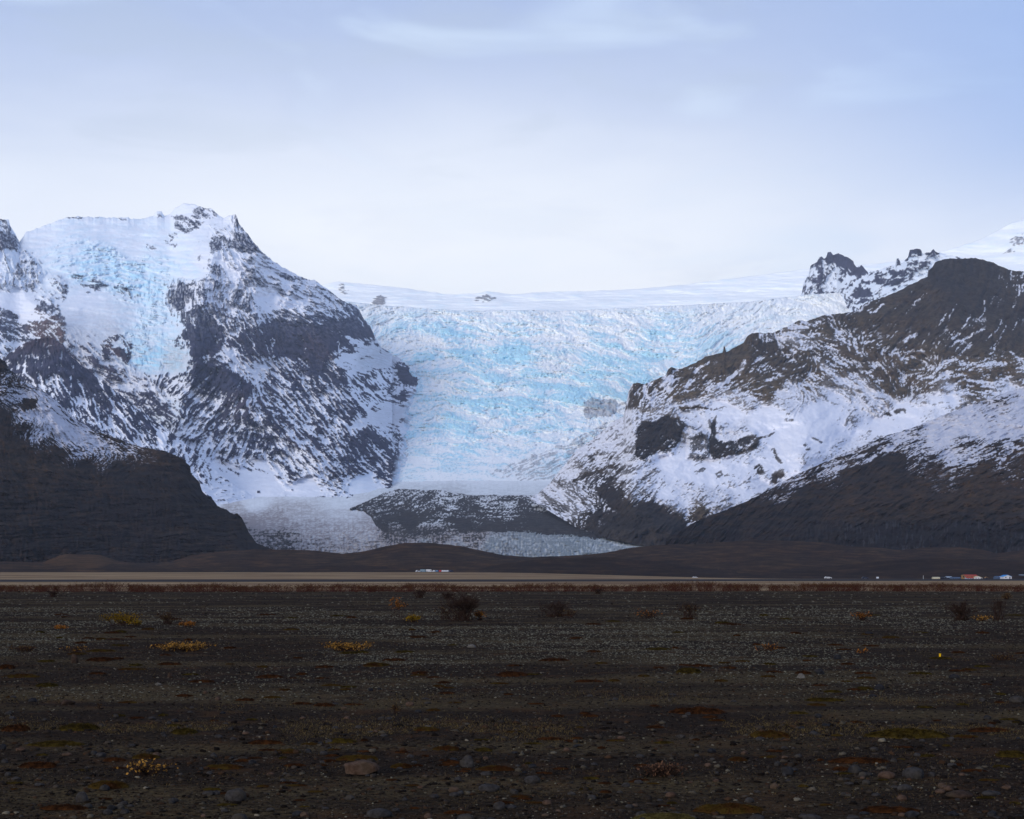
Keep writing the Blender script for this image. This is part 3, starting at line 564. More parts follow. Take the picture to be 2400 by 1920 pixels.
# --- the big brown mountain on the right
def f_right(x, y, v):
    cp = [  # x, y, snow, dir, tint
        (2280, 640, .0, 90, .1), (2200, 640, .0, 90, .1), (2380, 660, .25, 100, .2), (2380, 720, .12, 100, .2), (2250, 700, .02, 110, .15), (2150, 700, .02, 140, .3), (2080, 730, .05, 140, .4), (2300, 780, .14, 125, .3), (2180, 760, .10, 130, .3), (2380, 800, .06, 120, .4),
        (2250, 800, .20, 135, .4), (2120, 790, .18, 130, .6), (2000, 750, .12, 150, .4), (1920, 755, .28, 10, .6), (1850, 790, .45, 10, .7), (1800, 800, .12, 90, .3), (1880, 800, .42, 15, .7), (1960, 790, .34, 20, .6), (2050, 800, .18, 150, .6),
        (1740, 830, .06, 130, .6), (1700, 860, .16, 130, .7), (1640, 880, .18, 130, .7), (1560, 900, .22, 140, .5), (1500, 930, .20, 110, .5), (1800, 850, .28, 140, .5), (1870, 860, .24, 150, .5), (1950, 850, .34, 30, .6), (2030, 840, .24, 30, .6), (2150, 850, .22, 10, .9), (2250, 860, .28, 170, .9), (2350, 860, .22, 170, .9), (2400, 880, .4, 170, .8),
        (1620, 920, .22, 155, .9), (1720, 900, .20, 150, .9), (1800, 910, .12, 170, 1.), (1900, 900, .34, 30, .8), (1980, 900, .45, 30, .7), (2080, 880, .24, 60, .7), (2100, 910, .35, 60, .7), (2170, 900, .32, 170, .8), (2300, 900, .26, 175, .9),
        (1480, 1000, .70, 145, .3), (1540, 960, .45, 155, .8), (1620, 945, .60, 160, .8), (1720, 930, .62, 170, .9), (1850, 930, .80, 175, .8), (1950, 935, .85, 10, .7), (2050, 945, .70, 20, .5), (2200, 935, .88, 170, .5), (2350, 915, .7, 170, .6),
        (1400, 1050, .78, 145, .2), (1340, 1100, .80, 150, .3), (1450, 1040, .72, 140, .2), (1420, 1090, .55, 140, .3), (1480, 1110, .80, 150, .2), (1580, 1100, .93, 140, .3), (1650, 1110, .90, 150, .2), (1720, 1110, .90, 140, .3), (1620, 975, .85, 0, .2), (1700, 960, .95, 175, .3), (1800, 980, .97, 170, .2), (1920, 970, .96, 20, .2), (2020, 980, .82, 150, .2), (2120, 970, .94, 155, .2),
        (1850, 1040, .92, 140, .2), (1930, 1020, .94, 140, .2), (1800, 1100, .88, 130, .2), (1900, 1080, .86, 130, .2), (1830, 1060, .84, 130, .2), (1980, 1050, .8, 150, .2), (2100, 1000, .9, 150, .2), (1750, 1150, .85, 150, .4),
        (1290, 1150, .72, 40, .3), (1330, 1160, .66, 45, .2), (1400, 1130, .50, 130, .05), (1430, 1170, .30, 125, .0), (1380, 1180, .50, 40, .2), (1500, 1160, .72, 140, .3), (1560, 1150, .86, 140, .3), (1520, 1195, .22, 130, .0), (1600, 1180, .76, 150, .5), (1680, 1180, .70, 150, .6), (1640, 1205, .30, 150, .5),
        (1300, 1190, .40, 30, .0), (1400, 1215, .15, 130, .0), (1480, 1225, .05, 130, .0), (1560, 1235, .03, 130, .0), (1650, 1245, .01, 140, .1), (1550, 1270, .0, 90, .1), (1450, 1250, .02, 130, .1), (1800, 1200, .0, 140, .3), (2000, 1200, 0, 140, .2)]
    cov = ctrl(x, y, cp, 0); th = ctrl(x, y, cp, 1); tint = ctrl(x, y, cp, 2)
    R = -.84
    sh = shapes(x, y, [
        ('poly', [(1488, 1010), (1505, 985), (1540, 990), (1552, 975), (1592, 978), (1608, 992), (1600, 1020), (1578, 1062), (1548, 1058), (1512, 1080), (1486, 1070), (1490, 1040)], 4, -.72),
        ('poly', [(1622, 1030), (1645, 1010), (1664, 1025), (1662, 1076), (1635, 1080), (1610, 1070)], 5, -.66),
        ('poly', [(1664, 990), (1682, 976), (1678, 1008), (1676, 1028), (1700, 1036), (1725, 1032), (1772, 1016), (1780, 1028), (1776, 1050), (1740, 1064), (1704, 1072), (1668, 1076), (1662, 1050)], 2.5, R), ('line', [(1780, 1026), (1806, 1018), (1820, 1008)], 4, R),
        ('line', [(1595, 958), (1640, 955), (1680, 962), (1700, 955)], 4, -.7), ('poly', [(1880, 1040), (1890, 1036), (1902, 1054), (1890, 1056)], 3, R), ('poly', [(1766, 1098), (1780, 1086), (1792, 1100), (1790, 1110), (1772, 1108)], 3, R),
        ('line', [(1812, 1055), (1822, 1075), (1830, 1085)], 5, -.8), ('line', [(1905, 1025), (1925, 1035)], 4, -.8), ('line', [(1838, 985), (1860, 985)], 3, -.7), ('poly', [(1675, 1110), (1690, 1104), (1700, 1116), (1680, 1120)], 3, R), ('line', [(1700, 1112), (1720, 1116)], 4, -.7),
        ('poly', [(1808, 1110), (1830, 1100), (1838, 1118), (1818, 1135), (1806, 1130)], 4, R), ('poly', [(1440, 1095), (1475, 1090), (1495, 1100), (1470, 1108), (1445, 1112)], 4, -.55), ('line', [(1465, 1060), (1500, 1062)], 4, -.5), ('line', [(1380, 1075), (1400, 1060)], 4, -.6),
        ('line', [(1630, 1108), (1650, 1100)], 4, -.7), ('line', [(2100, 965), (2118, 962)], 5, -.9), ('line', [(2075, 970), (2086, 972)], 4, -.9),
        ('line', [(1310, 1140), (1400, 1105), (1450, 1088)], 4, -.35), ('line', [(1390, 1080), (1352, 1128)], 7, -.3),
        ('poly', [(1400, 1100), (1440, 1110), (1500, 1150), (1560, 1185), (1620, 1200), (1560, 1225), (1450, 1200), (1390, 1150)], 10, -.28),
        ('line', [(1743, 850), (1735, 870), (1700, 895), (1660, 915)], 6, .6), ('line', [(1725, 875), (1690, 905)], 5, .5), ('line', [(1660, 850), (1640, 862), (1630, 872)], 4, .7), ('poly', [(1545, 905), (1560, 880), (1578, 878), (1580, 895), (1570, 925), (1560, 915)], 4, .8),
        ('line', [(1620, 890), (1605, 912)], 3, .7), ('line', [(1510, 905), (1515, 930), (1525, 940)], 4, .7), ('line', [(1535, 912), (1530, 950)], 5, .5), ('poly', [(1780, 780), (1870, 782), (1880, 795), (1800, 800), (1775, 792)], 4, .45),
        ('line', [(1850, 768), (1895, 765)], 5, .5), ('line', [(1930, 860), (1960, 885), (2010, 905), (2050, 920)], 9, .4), ('line', [(2120, 800), (2148, 782)], 5, .5), ('line', [(2240, 805), (2290, 780), (2310, 765)], 3.5, .5), ('line', [(2290, 860), (2330, 850)], 5, .5),
        ('line', [(2205, 875), (2230, 873)], 5, .7), ('line', [(2270, 892), (2330, 896)], 4, .7), ('line', [(2370, 825), (2400, 850)], 2.5, .7), ('line', [(2040, 735), (2060, 722), (2070, 712)], 2.5, .5), ('line', [(2390, 680), (2375, 720), (2360, 750)], 3, .3),
        ('line', [(2060, 870), (2090, 900), (2115, 925)], 10, -.25)]
        + streams(cp, 1, 60, (1950, 680, 2400, 860), 6, .35, (1, 1.8), (20, 80)) + streams(cp, 1, 60, (1400, 880, 1900, 925), 7, .4, (1, 2), (20, 60)) + streams(cp, 1, 60, (1300, 1060, 1560, 1160), 8, -.4, (1, 2.4), (20, 70)), 17, 5)
    s1 = streak(x, y, th, 44, 5.5, 200); s2 = streak(x, y, th, 16, 2.6, 220); fine = fbm(x / 6, y / 4.5, 4, 231, .65); big = fbm(x / 60, y / 40, 4, 235)
    H = 75 * big + 34 * streak(x, y, th, 110, 28, 238, 3, True) + 16 * streak(x, y, th, 44, 11, 239, 3, True) + 5 * streak(x, y, th, 18, 5, 240, 2, True) + 4 * fine
    n = settle(H, y, s1 + s2, fine, .7, .5, .6, .55)
    cov = (cov - .5) * 1.35 + .48 + .2 * fbm(x / 80, y / 40, 3, 237) * sst(.97, .85, cov)
    snow = sst(-.05, .07, cov + sh - n)
    snow = np.maximum(snow, .35 * sst(.25, .5, cov + sh * .8) * uni(fine + .5 * s2))      # thin dusting between the tussocks
    snow = snow * (1 - .22 * uni(fine) * sst(1.0, .8, cov))
    cliff = np.maximum(0, -shapes(x, y, [('poly', [(1488, 1000), (1552, 975), (1608, 992), (1578, 1062), (1512, 1080), (1486, 1070)], 6, -1), ('poly', [(1664, 990), (1700, 1000), (1772, 1010), (1780, 1040), (1704, 1072), (1668, 1076)], 6, -1), ('poly', [(1620, 1000), (1664, 1015), (1662, 1076), (1610, 1070)], 6, -1)], 19, 5))
    cr = lambda pts, w: np.exp(-(segd(x, y, pts) / w) ** 1.3)
    tint = np.where(cliff > .3, .05, tint)
    hump = 160 * cr([(1840, 965), (1900, 985), (1880, 1100)], 50) - 150 * cr([(2180, 840), (2100, 910), (2080, 960), (1960, 1080), (1800, 1160)], 28) + 130 * cr([(1500, 1080), (1440, 1160), (1560, 1230)], 32)
    rf = .15 + .85 * sst(.98, .75, cov)
    rel = blur(blur(hump, 9), 9) + H * rf + 50 * big * (1 - rf) + 3 * s2 * rf + 55 * cliff * (1 + .3 * fine)
    return rel, pack(snow, tint + .25 * big, 0, .12 * uni(fine) * sst(1, .7, cov))
top_right = [(1244, 1166), (1262, 1156), (1290, 1132), (1300, 1117), (1330, 1082), (1350, 1056), (1380, 1036), (1400, 1020), (1440, 986), (1462, 976), (1468, 945), (1474, 915), (1482, 900), (1492, 897), (1510, 901), (1530, 893), (1548, 885), (1561, 879), (1566, 866), (1572, 861), (1590, 866), (1608, 860), (1630, 850),
             (1660, 834), (1685, 829), (1694, 826), (1696, 813), (1699, 812), (1702, 826), (1720, 815), (1742, 805), (1750, 790), (1762, 780), (1790, 781), (1812, 780), (1835, 770), (1852, 762), (1872, 751), (1886, 753), (1905, 748), (1930, 739), (1960, 736), (1990, 732), (2012, 728), (2018, 716), (2050, 704), (2100, 685),
             (2140, 664), (2160, 655), (2174, 648), (2175, 634), (2185, 628), (2192, 614), (2215, 607), (2250, 606), (2285, 605), (2320, 613), (2345, 624), (2370, 634), (2400, 637), (2480, 640), (2700, 600), (3000, 640)]
layer('grassy_mountain', M_right, 1244, 3000, 1.7, top_right, [(1244, 1172), (1290, 1200), (1350, 1236), (1420, 1262), (1480, 1274), (1560, 1290), (3000, 1290)],
      [(1244, 5600), (1400, 5800), (1700, 6100), (2000, 6600), (2280, 7000), (3000, 7200)], [(1244, 5500), (1290, 5000), (1350, 4480), (1420, 4060), (1480, 3880), (1560, 3800), (1700, 3800), (3000, 3900)], f_right, gam=1.0, jag=(4, 14), back=900, seed=15, dy=1.8)

# --- nearer shoulder, lower right
def f_shoulder(x, y, v):
    cp = [(2400, 940, .85, 160, .3), (2330, 960, .7, 165, .3), (2280, 990, .90, 165, .2), (2200, 1020, .90, 165, .2), (2350, 1030, .88, 160, .2), (2400, 1000, .92, 165, .2), (2120, 1030, .72, 155, .2), (2060, 1030, .62, 155, .2), (2000, 1060, .60, 155, .3), (1940, 1100, .40, 150, .4), (1880, 1120, .45, 150, .5),
          (2150, 1070, .45, 150, .3), (2220, 1070, .75, 160, .3), (2280, 1070, .60, 165, .4), (2340, 1060, .55, 165, .5), (2400, 1040, .50, 165, .5), (2100, 1080, .08, 140, .3), (2050, 1085, .08, 140, .3), (2000, 1100, .05, 150, .4), (2200, 1105, .15, 160, .7), (2300, 1095, .12, 165, .8), (2390, 1080, .15, 165, .8),
          (1820, 1150, .25, 145, .4), (1760, 1190, .10, 145, .3), (1700, 1210, .05, 145, .2), (1900, 1150, .0, 150, .3), (2100, 1130, 0, 150, .5), (2300, 1150, 0, 165, .8), (1850, 1220, 0, 140, .1), (2000, 1200, 0, 150, .5), (2150, 1190, 0, 165, .6), (2350, 1210, 0, 170, .5), (1700, 1260, 0, 120, .1), (1900, 1270, 0, 90, .05), (2100, 1270, 0, 90, .05), (2300, 1270, 0, 90, .05)]
    cov = ctrl(x, y, cp, 0); th = ctrl(x, y, cp, 1); tint = ctrl(x, y, cp, 2)
    sh = shapes(x, y, [('line', [(2330, 1040), (2360, 1032), (2395, 1040)], 7, -.55), ('line', [(1960, 1075), (2040, 1055), (2090, 1030)], 3, -.5), ('line', [(2000, 1050), (2090, 1015), (2170, 1005)], 2.5, -.5), ('line', [(1960, 1100), (2030, 1080), (2054, 1068)], 5, .5), ('poly', [(2060, 1060), (2080, 1042), (2095, 1050), (2090, 1058)], 2, .6), ('line', [(2360, 1076), (2380, 1056)], 4, -.6),
                       ('line', [(2300, 950), (2370, 930), (2400, 928)], 5, -.35)], 21, 6)
    s1 = streak(x, y, th, 60, 5.5, 240); s2 = streak(x, y, th, 22, 2.6, 250); fine = fbm(x / 6, y / 4, 4, 255, .65); big = fbm(x / 60, y / 34, 4, 257)
    n = uni(.45 * s1 + .45 * s2 + .8 * fine + .5 * big)
    cov = (cov - .5) * 1.5 + .5
    snow = sst(-.12, .14, cov + sh - n)
    cl = sst(1215, 1232, y + 14 * fbm(x / 90, y / 400, 3, 262)) * sst(1880, 2000, x) + .6 * sst(6, 0, np.abs(y - 1205 - 10 * fbm(x / 80, x * 0, 2, 263))) * sst(2120, 2200, x)
    col = rdg(x / 9, y / 70, 3, 266)
    tint = (tint + .8 * fbm(x / 40, y / 10, 4, 270) + .3 * fine) * (1 - .9 * np.clip(cl, 0, 1))
    fall = .05 * sst(.86, .97, uni(fbm(x / 4, y / 30, 3, 272) + .4 * fbm(x / 30, y / 20, 2, 273))) * np.clip(cl, 0, 1)
    rel = 60 * big + 8 * s1 + 4 * s2 + 3 * fine + 34 * streak(x, y, th, 120, 26, 275, 3, True) + 12 * streak(x, y, th, 50, 10, 276, 3, True) + np.clip(cl, 0, 1) * (12 * col - 22)
    return rel, pack(np.maximum(snow * .93, fall), tint, 0, .15 * uni(fine))
layer('shoulder', M_near, 1560, 3000, 1.8, [(1560, 1262), (1600, 1240), (1640, 1218), (1700, 1196), (1750, 1174), (1800, 1150), (1840, 1126), (1880, 1106), (1930, 1085), (1980, 1062), (2030, 1042), (2080, 1020), (2120, 1008), (2168, 992), (2210, 973), (2250, 958), (2293, 943), (2330, 930), (2365, 918), (2400, 910), (2500, 880), (3000, 800)],
      [(1560, 1310), (3000, 1320)], [(1560, 3300), (1900, 4000), (2400, 4500), (3000, 4700)], [(1560, 3200), (2000, 2600), (3000, 2500)], f_shoulder, gam=1.1, jag=(4, 18), back=350, seed=21, dy=1.8)

# --- near hill on the left
def f_lhill(x, y, v):
    cp = [(0, 860, .05, 170, .3), (20, 880, .35, 175, .2), (20, 910, .52, 5, .2), (60, 930, .72, 10, .2), (30, 950, .25, 5, .3), (10, 970, .08, 90, .3), (90, 940, .80, 30, .2), (110, 960, .88, 35, .2), (65, 945, .45, 120, .5), (60, 975, .80, 10, .3), (100, 985, .75, 130, .2), (60, 1005, .15, 130, .3), (85, 1010, .55, 135, .3), (130, 980, .93, 30, .2), (150, 1010, .90, 45, .2),
          (180, 1020, .90, 35, .2), (160, 1040, .70, 45, .3), (210, 1040, .75, 15, .4), (190, 1060, .55, 20, .4), (250, 1050, .55, 8, .5), (300, 1060, .42, 5, .6), (240, 1075, .35, 140, .5), (300, 1080, .16, 150, .5), (350, 1070, .22, 5, .6), (120, 1040, .20, 45, .5), (140, 1060, .08, 50, .5), (200, 1090, .06, 150, .4), (280, 1100, .04, 150, .3), (400, 1080, .0, 0, .3),
          (0, 1000, 0, 100, .7), (40, 1050, 0, 100, .8), (100, 1100, 0, 10, .8), (200, 1130, 0, 10, .6), (350, 1110, .0, 30, .1), (430, 1130, 0, 50, .1), (50, 1200, 0, 0, .6), (200, 1200, 0, 0, .4), (350, 1200, 0, 20, .2), (450, 1220, 0, 0, .5), (520, 1250, 0, 0, .4), (100, 1280, 0, 0, .3), (300, 1280, 0, 0, .3), (500, 1290, 0, 0, .5), (-300, 900, .3, 0, .3), (-300, 1100, 0, 0, .5)]
    cov = ctrl(x, y, cp, 0); th = ctrl(x, y, cp, 1); tint = ctrl(x, y, cp, 2)
    sh = shapes(x, y, [('line', [(100, 916), (135, 950), (170, 985), (225, 1012), (290, 1038)], 3, -.5), ('line', [(108, 950), (150, 980), (200, 1010), (280, 1036)], 1.6, -.7), ('poly', [(50, 940), (62, 932), (88, 938), (86, 955), (60, 962), (52, 956)], 3, -.8), ('line', [(-40, 905), (30, 903), (60, 910)], 1.6, -.6), ('line', [(-40, 918), (20, 920), (60, 924)], 1.6, -.6)], 25, 4)
    s1 = streak(x, y, th, 50, 4.5, 280); s2 = streak(x, y, th, 20, 2.4, 290); fine = fbm(x / 5, y / 4, 4, 295, .65); big = fbm(x / 70, y / 40, 4, 297)
    n = uni(.4 * s1 + .5 * s2 + .8 * fine + .4 * big)
    cov = (cov - .5) * 1.5 + .5
    snow = sst(-.12, .14, cov + sh - n)
    strata = rdg(x / 160, (y + .04 * x + 5 * fbm(x / 50, y / 50, 2, 300)) / 13, 3, 303)
    low = sst(1080, 1200, y)
    rel = 55 * big + 6 * s1 + 5 * s2 + 4 * fine + 22 * streak(x, y, np.full_like(x, 62.), 110, 24, 312, 3, True) + 18 * strata * (.3 + .7 * low) + 10 * low * rdg(x / 10, y / 60, 2, 306)
    return rel, pack(snow * .93, tint * .8 + .8 * fbm(x / 50, y / 9, 4, 309) - .45 * strata * low + .25 * fine, 0, .15 * uni(fine))
layer('rocky_hill', M_near, -700, 650, 1.7, [(-700, 700), (-200, 800), (-40, 830), (0, 838), (14, 848), (20, 862), (40, 880), (60, 895), (100, 915), (130, 938), (155, 962), (185, 990), (225, 1010), (262, 1023), (300, 1038), (340, 1050), (380, 1056), (402, 1062), (418, 1071), (433, 1078), (436, 1084), (446, 1092), (447, 1108), (455, 1118), (468, 1132), (470, 1142),
      (474, 1152), (486, 1162), (494, 1163), (504, 1178), (510, 1186), (530, 1195), (548, 1206), (556, 1203), (566, 1212), (574, 1228), (582, 1246), (600, 1272), (650, 1292)], [(-700, 1350), (650, 1346)],
      [(-700, 3900), (300, 3700), (450, 3500), (650, 3200)], [(-700, 2100), (650, 2500)], f_lhill, gam=1.0, jag=(4, 14), back=500, seed=25, dy=1.7)

# --- valley glacier: flat snow, dirty ice, blue snout
KY = lambda y: 3450 + 3750 * np.clip((1330 - np.asarray(y, float)) / 200., 0, 1.3) ** 1.58
def f_valley(x, y, v):
    cp = [  # snow, blue, grit
        (500, 1165, 1, .10, 0), (700, 1150, 1, .25, 0), (900, 1130, 1, .40, .02), (1150, 1130, 1, .35, .03), (1000, 1100, 1, .45, .02), (1250, 1110, 1, .3, .05), (800, 1180, 1, .28, .05), (600, 1175, 1, .15, .1), (540, 1195, 1, .0, .55), (700, 1195, 1, .1, .50), (800, 1205, 1, .2, .35), (640, 1220, .96, 0, .75), (800, 1230, 1, 0, .60), (740, 1250, 1, 0, .70), (860, 1250, 1, .1, .65),
        (600, 1240, .85, .15, 1.), (650, 1265, .66, .3, .9), (560, 1235, .72, 0, 1.), (740, 1280, .9, .2, .75), (820, 1290, .97, .4, .7), (900, 1275, .95, .3, .8), (960, 1260, .7, .3, .8),
        (1000, 1265, .9, .9, .35), (1060, 1285, .95, .8, .45), (1150, 1275, 1, .95, .25), (1250, 1275, 1, .9, .25), (1350, 1275, 1, .9, .2), (1450, 1272, 1, .8, .2), (1560, 1275, 1, .7, .1), (1180, 1295, .95, .9, .3), (920, 1262, .6, .2, 1.), (1020, 1262, .65, .3, 1.), (1120, 1260, .75, .5, .8)]
    cov = ctrl(x, y, cp, 0); blue = ctrl(x, y, cp, 1); grit = ctrl(x, y, cp, 2)
    a = fbm(x / 30, y / 5, 5, 320, .62); b = rdg(x / 11, y / 4.5, 4, 325, .6); c = rdg(x / 7, y / 14, 3, 329)
    rough = sst(1215, 1255, y) 
    n = uni(a * .6 + b * .5 + c * .5 * rough)
    snow = sst(-.08, .10, cov - n * .98)
    snow = np.where(cov > .985, 1, snow)
    up = sst(1150, 1110, y)
    return 30 * a * (.5 + rough + .5 * up) + 14 * b * (.7 + 1.6 * rough + .6 * up) + 22 * c * rough, pack(snow, .5, blue * (.6 + .6 * n) * (1 - .92 * up), grit * 1.2 * (.75 + .65 * uni(a * .4 + b * .6)))
layer('glacier', M_toe, 380, 1760, 1.8, [(380, 1112), (1760, 1112)], [(380, 1330), (1760, 1330)], float(KY(1112)), float(KY(1330)), f_valley, gam=1.58, back=300, seed=31, dy=1.5)

def f_mor(x, y, v):
    s1 = streak(x, y, np.where(x < 1020, 155., 175.), 34, 5, 340); s2 = fbm(x / 5, y / 3.2, 4, 345, .65); big = fbm(x / 50, y / 18, 3, 347)
    cov = ctrl(x, y, [(860, 1180, .35), (960, 1155, .55), (1060, 1165, .58), (1150, 1175, .62), (1250, 1180, .55), (1000, 1185, .35), (1100, 1195, .25), (1250, 1210, .12), (900, 1205, .2), (960, 1225, .06), (1100, 1225, .02), (1300, 1230, .02), (1430, 1250, .0),
                      (900, 1235, .15), (940, 1250, .5), (1000, 1245, .45), (1040, 1248, .45), (1150, 1255, .12), (1300, 1258, .02), (1110, 1222, .3)], 0)
    n = uni(.35 * s1 + 1.0 * s2 + .4 * big)
    snow = .85 * sst(-.06, .12, cov - .15 - n)
    low = sst(1222, 1240, y) * sst(1120, 1020, x)
    e = np.clip(v * (1 - v) * 4, 0, 1)
    return 3 + e * (100 + 30 * big + 14 * s1 + 4 * s2) + low * 16 * rdg(x / 7, y / 14, 3, 349), pack(snow * .9, .15 + .3 * big, 0, .15 + .75 * low)
layer('moraine', M_toe, 820, 1620, 1.8, [(820, 1192), (860, 1175), (905, 1152), (940, 1145), (1000, 1149), (1040, 1148), (1060, 1154), (1100, 1160), (1200, 1160), (1260, 1160), (1330, 1195), (1420, 1232), (1500, 1256), (1620, 1276)],
      [(820, 1194), (850, 1199), (868, 1210), (882, 1236), (905, 1252), (950, 1264), (1010, 1262), (1050, 1252), (1200, 1252), (1330, 1260), (1450, 1268), (1540, 1276), (1620, 1279)],
      KY, None, f_mor, jag=(3, 12), back=60, seed=33, dy=1.5, bjag=7)

# --- low brown moraine hills before the valley
def f_low(x, y, v):
    big = fbm(x / 90, y / 22, 4, 360); a = fbm(x / 40, y / 5, 5, 365, .6); f = fbm(x / 8, y / 3, 4, 369, .6)
    t = .35 + .8 * a + .4 * big + .35 * f + shapes(x, y, [('poly', [(100, 1322), (140, 1300), (240, 1300), (285, 1322), (200, 1330)], 5, .6)], 30, 3)
    return 20 * big + 7 * a + 2.5 * f, pack(np.zeros_like(x), t)
layer('low_hills', M_hill, -900, 3300, 4, [(-900, 1320), (0, 1316), (100, 1318), (140, 1302), (160, 1299), (235, 1301), (280, 1316), (330, 1321), (400, 1316), (450, 1302), (520, 1292), (600, 1288), (680, 1288), (745, 1291), (780, 1296), (805, 1298), (850, 1293), (900, 1281), (950, 1272), (1010, 1272), (1080, 1280),
      (1130, 1291), (1180, 1301), (1240, 1306), (1330, 1303), (1420, 1296), (1470, 1285), (1550, 1277), (1640, 1275), (1700, 1270), (1770, 1266), (1860, 1268), (1930, 1271), (1980, 1279), (2030, 1282), (2080, 1286), (2110, 1290), (2160, 1284), (2250, 1282), (2300, 1288), (2335, 1297), (2400, 1289), (2600, 1280), (3300, 1290)],
      [(-900, 1342), (600, 1343), (1100, 1345), (1500, 1354), (1900, 1356), (3300, 1356)], 2300, 1560, f_low, jag=(2, 30), back=250, seed=35, dy=1.6)
def f_low2(x, y, v):
    big = fbm(x / 90, y / 16, 4, 380); a = fbm(x / 50, y / 4, 5, 385, .6); f = fbm(x / 8, y / 3, 4, 389, .6)
    return 8 * big + 3 * a + f, pack(np.zeros_like(x), .10 + .7 * a + .3 * big + .3 * f)
layer('low_mounds', M_hill, -900, 3300, 4, [(-900, 1338), (0, 1334), (200, 1334), (500, 1332), (800, 1325), (1000, 1330), (1120, 1334), (1180, 1320), (1300, 1308), (1420, 1306), (1560, 1318), (1650, 1332), (1800, 1336), (1960, 1326), (2060, 1316), (2200, 1308), (2330, 1312), (2400, 1318), (2600, 1310), (3300, 1330)],
      [(-900, 1344), (600, 1345), (1100, 1347), (1500, 1356), (1900, 1358), (3300, 1358)], 1750, 1500, f_low2, jag=(2, 24), back=90, seed=37, dy=1.6)

# ------------------------------------------------------------------ the plain
def gz(X, Y):
    px = 1200 + X / np.maximum(Y, 1) * F
    far = sst(450, 1500, Y)
    z = far * (5.0 + (-6.3) * sst(1050, 1900, px))
    z = z + .05 * fbm(X / 7, Y / 5, 3, 400) * sst(8, 16, Y) * sst(500, 100, Y) + .018 * fbm(X / 1.1, Y / .9, 3, 405) * sst(200, 60, Y)
    return z

def build_ground():
    Ys = np.concatenate([[-60, -20, -5, 2, 5], np.geomspace(7, 60, 420), np.geomspace(60.3, 1700, 380), np.geomspace(1800, 60000, 30)])
    s = np.linspace(-1, 1, 560)
    W = np.where(Ys < 60, np.interp(Ys, [-60, 7, 60], [40, 14, 38]), Ys * .62 + 1)
    X = s[None] * W[:, None] + np.sign(s) * np.clip((np.abs(s)[None] - .94) / .06, 0, 1) ** 2 * 420; Y = np.repeat(Ys[:, None], len(s), 1)
    Z = gz(X, Y)
    Z = np.where(Y > 2500, -3, Z)
    m, g = new_mat('gravel_plain')
    pos = g.new('ShaderNodeNewGeometry').outputs['Position']
    x, y, z = g.sep(pos)
    big = g.noise(g.comb(g.math('MULTIPLY', x, .10), g.math('MULTIPLY', y, .32), 0.0), 1.0, 5, .6)
    mid = g.noise(pos, 1.3, 6, .65)
    fin = g.noise(pos, 14.0, 4, .7)
    vo = g.new('ShaderNodeTexVoronoi'); vo.inputs['Scale'].default_value = 22; g.l.new(pos, vo.inputs['Vector'])
    grav = g.mix(g.rng(fin, .3, .7), (0.0048, 0.0029, 0.0020), (0.022, 0.0135, 0.0084))
    grav = g.mix(g.math('MULTIPLY', g.rng(mid, .50, .66), .75), grav, (0.040, 0.019, 0.008))
    lich = g.math('MULTIPLY', g.rng(big, .46, .62), g.rng(fin, .34, .60))
    grav = g.mix(g.math('MULTIPLY', lich, .8), grav, (0.070, 0.050, 0.024))
    # beyond the belt of shrubs: pale dead grass, redder in stripes
    fb = g.noise(g.comb(g.math('MULTIPLY', x, .012), g.math('MULTIPLY', y, .022), 0.0), 1.0, 6, .65, .5)
    fc = g.noise(g.comb(g.math('MULTIPLY', x, .05), g.math('MULTIPLY', y, .10), 0.0), 1.0, 5, .65)
    grass = g.mix(g.rng(fb, .40, .62), (0.26, 0.18, 0.10), (0.085, 0.045, 0.026))
    grass = g.mix(g.math('MULTIPLY', g.rng(fc, .35, .7), .5), grass, (0.23, 0.16, 0.10))
    edge = g.math('ADD', y, g.math('MULTIPLY', g.math('SUBTRACT', fc, .5), 30.0))
    c = g.mix(g.rng(edge, 158, 176), grav, grass)
    finish(g, c, .95, g.math('ADD', fin, g.math('MULTIPLY', vo.outputs[0], -.8)), .5, .03)
    me = mesh_from('ground', np.stack([X, Y, Z], -1), gridfaces(*X.shape), m)
    link('ground', me, kind='structure')
    # the road: a low dark embankment with asphalt on top
    m2, g = new_mat('asphalt')
    n = g.noise(g.new('ShaderNodeNewGeometry').outputs['Position'], 3, 5, .6)
    finish(g, g.mix(n, (0.022, 0.022, 0.026), (0.045, 0.043, 0.046)), .8)
    xs = np.linspace(-700, 900, 300)
    yc = 430 + 110 * sst(-120, 300, xs) + 500 * sst(50, 900, xs)
    prof = [(-7, -.3), (-4, .55), (4, .6), (7, -.3)]
    co = np.array([[(a, b + o, float(0) + h) for (o, h) in prof] for a, b in zip(xs, yc)])
    co[:, :, 2] += gz(co[:, :, 0], co[:, :, 1])
    link('road', mesh_from('road', co, gridfaces(len(xs), 4), m2, smooth=False), kind='structure')
build_ground()

def gpt(px, py):
    """ground point seen at a photo position on the near plain"""
    Y = CZ * F / (py - HZ)
    return (px - 1200) / F * Y, Y

# ------------------------------------------------------------------ stones
def ico(sub):
    import bmesh
    bm = bmesh.new(); bmesh.ops.create_icosphere(bm, subdivisions=sub, radius=1)
    v = np.array([p.co[:] for p in bm.verts]); f = np.array([[q.index for q in p.verts] for p in bm.faces]); bm.free()
    return v, f
V1, F1 = ico(1); V2, F2 = ico(2); V4, F4 = ico(4)
rng = np.random.RandomState(11); random.seed(11)

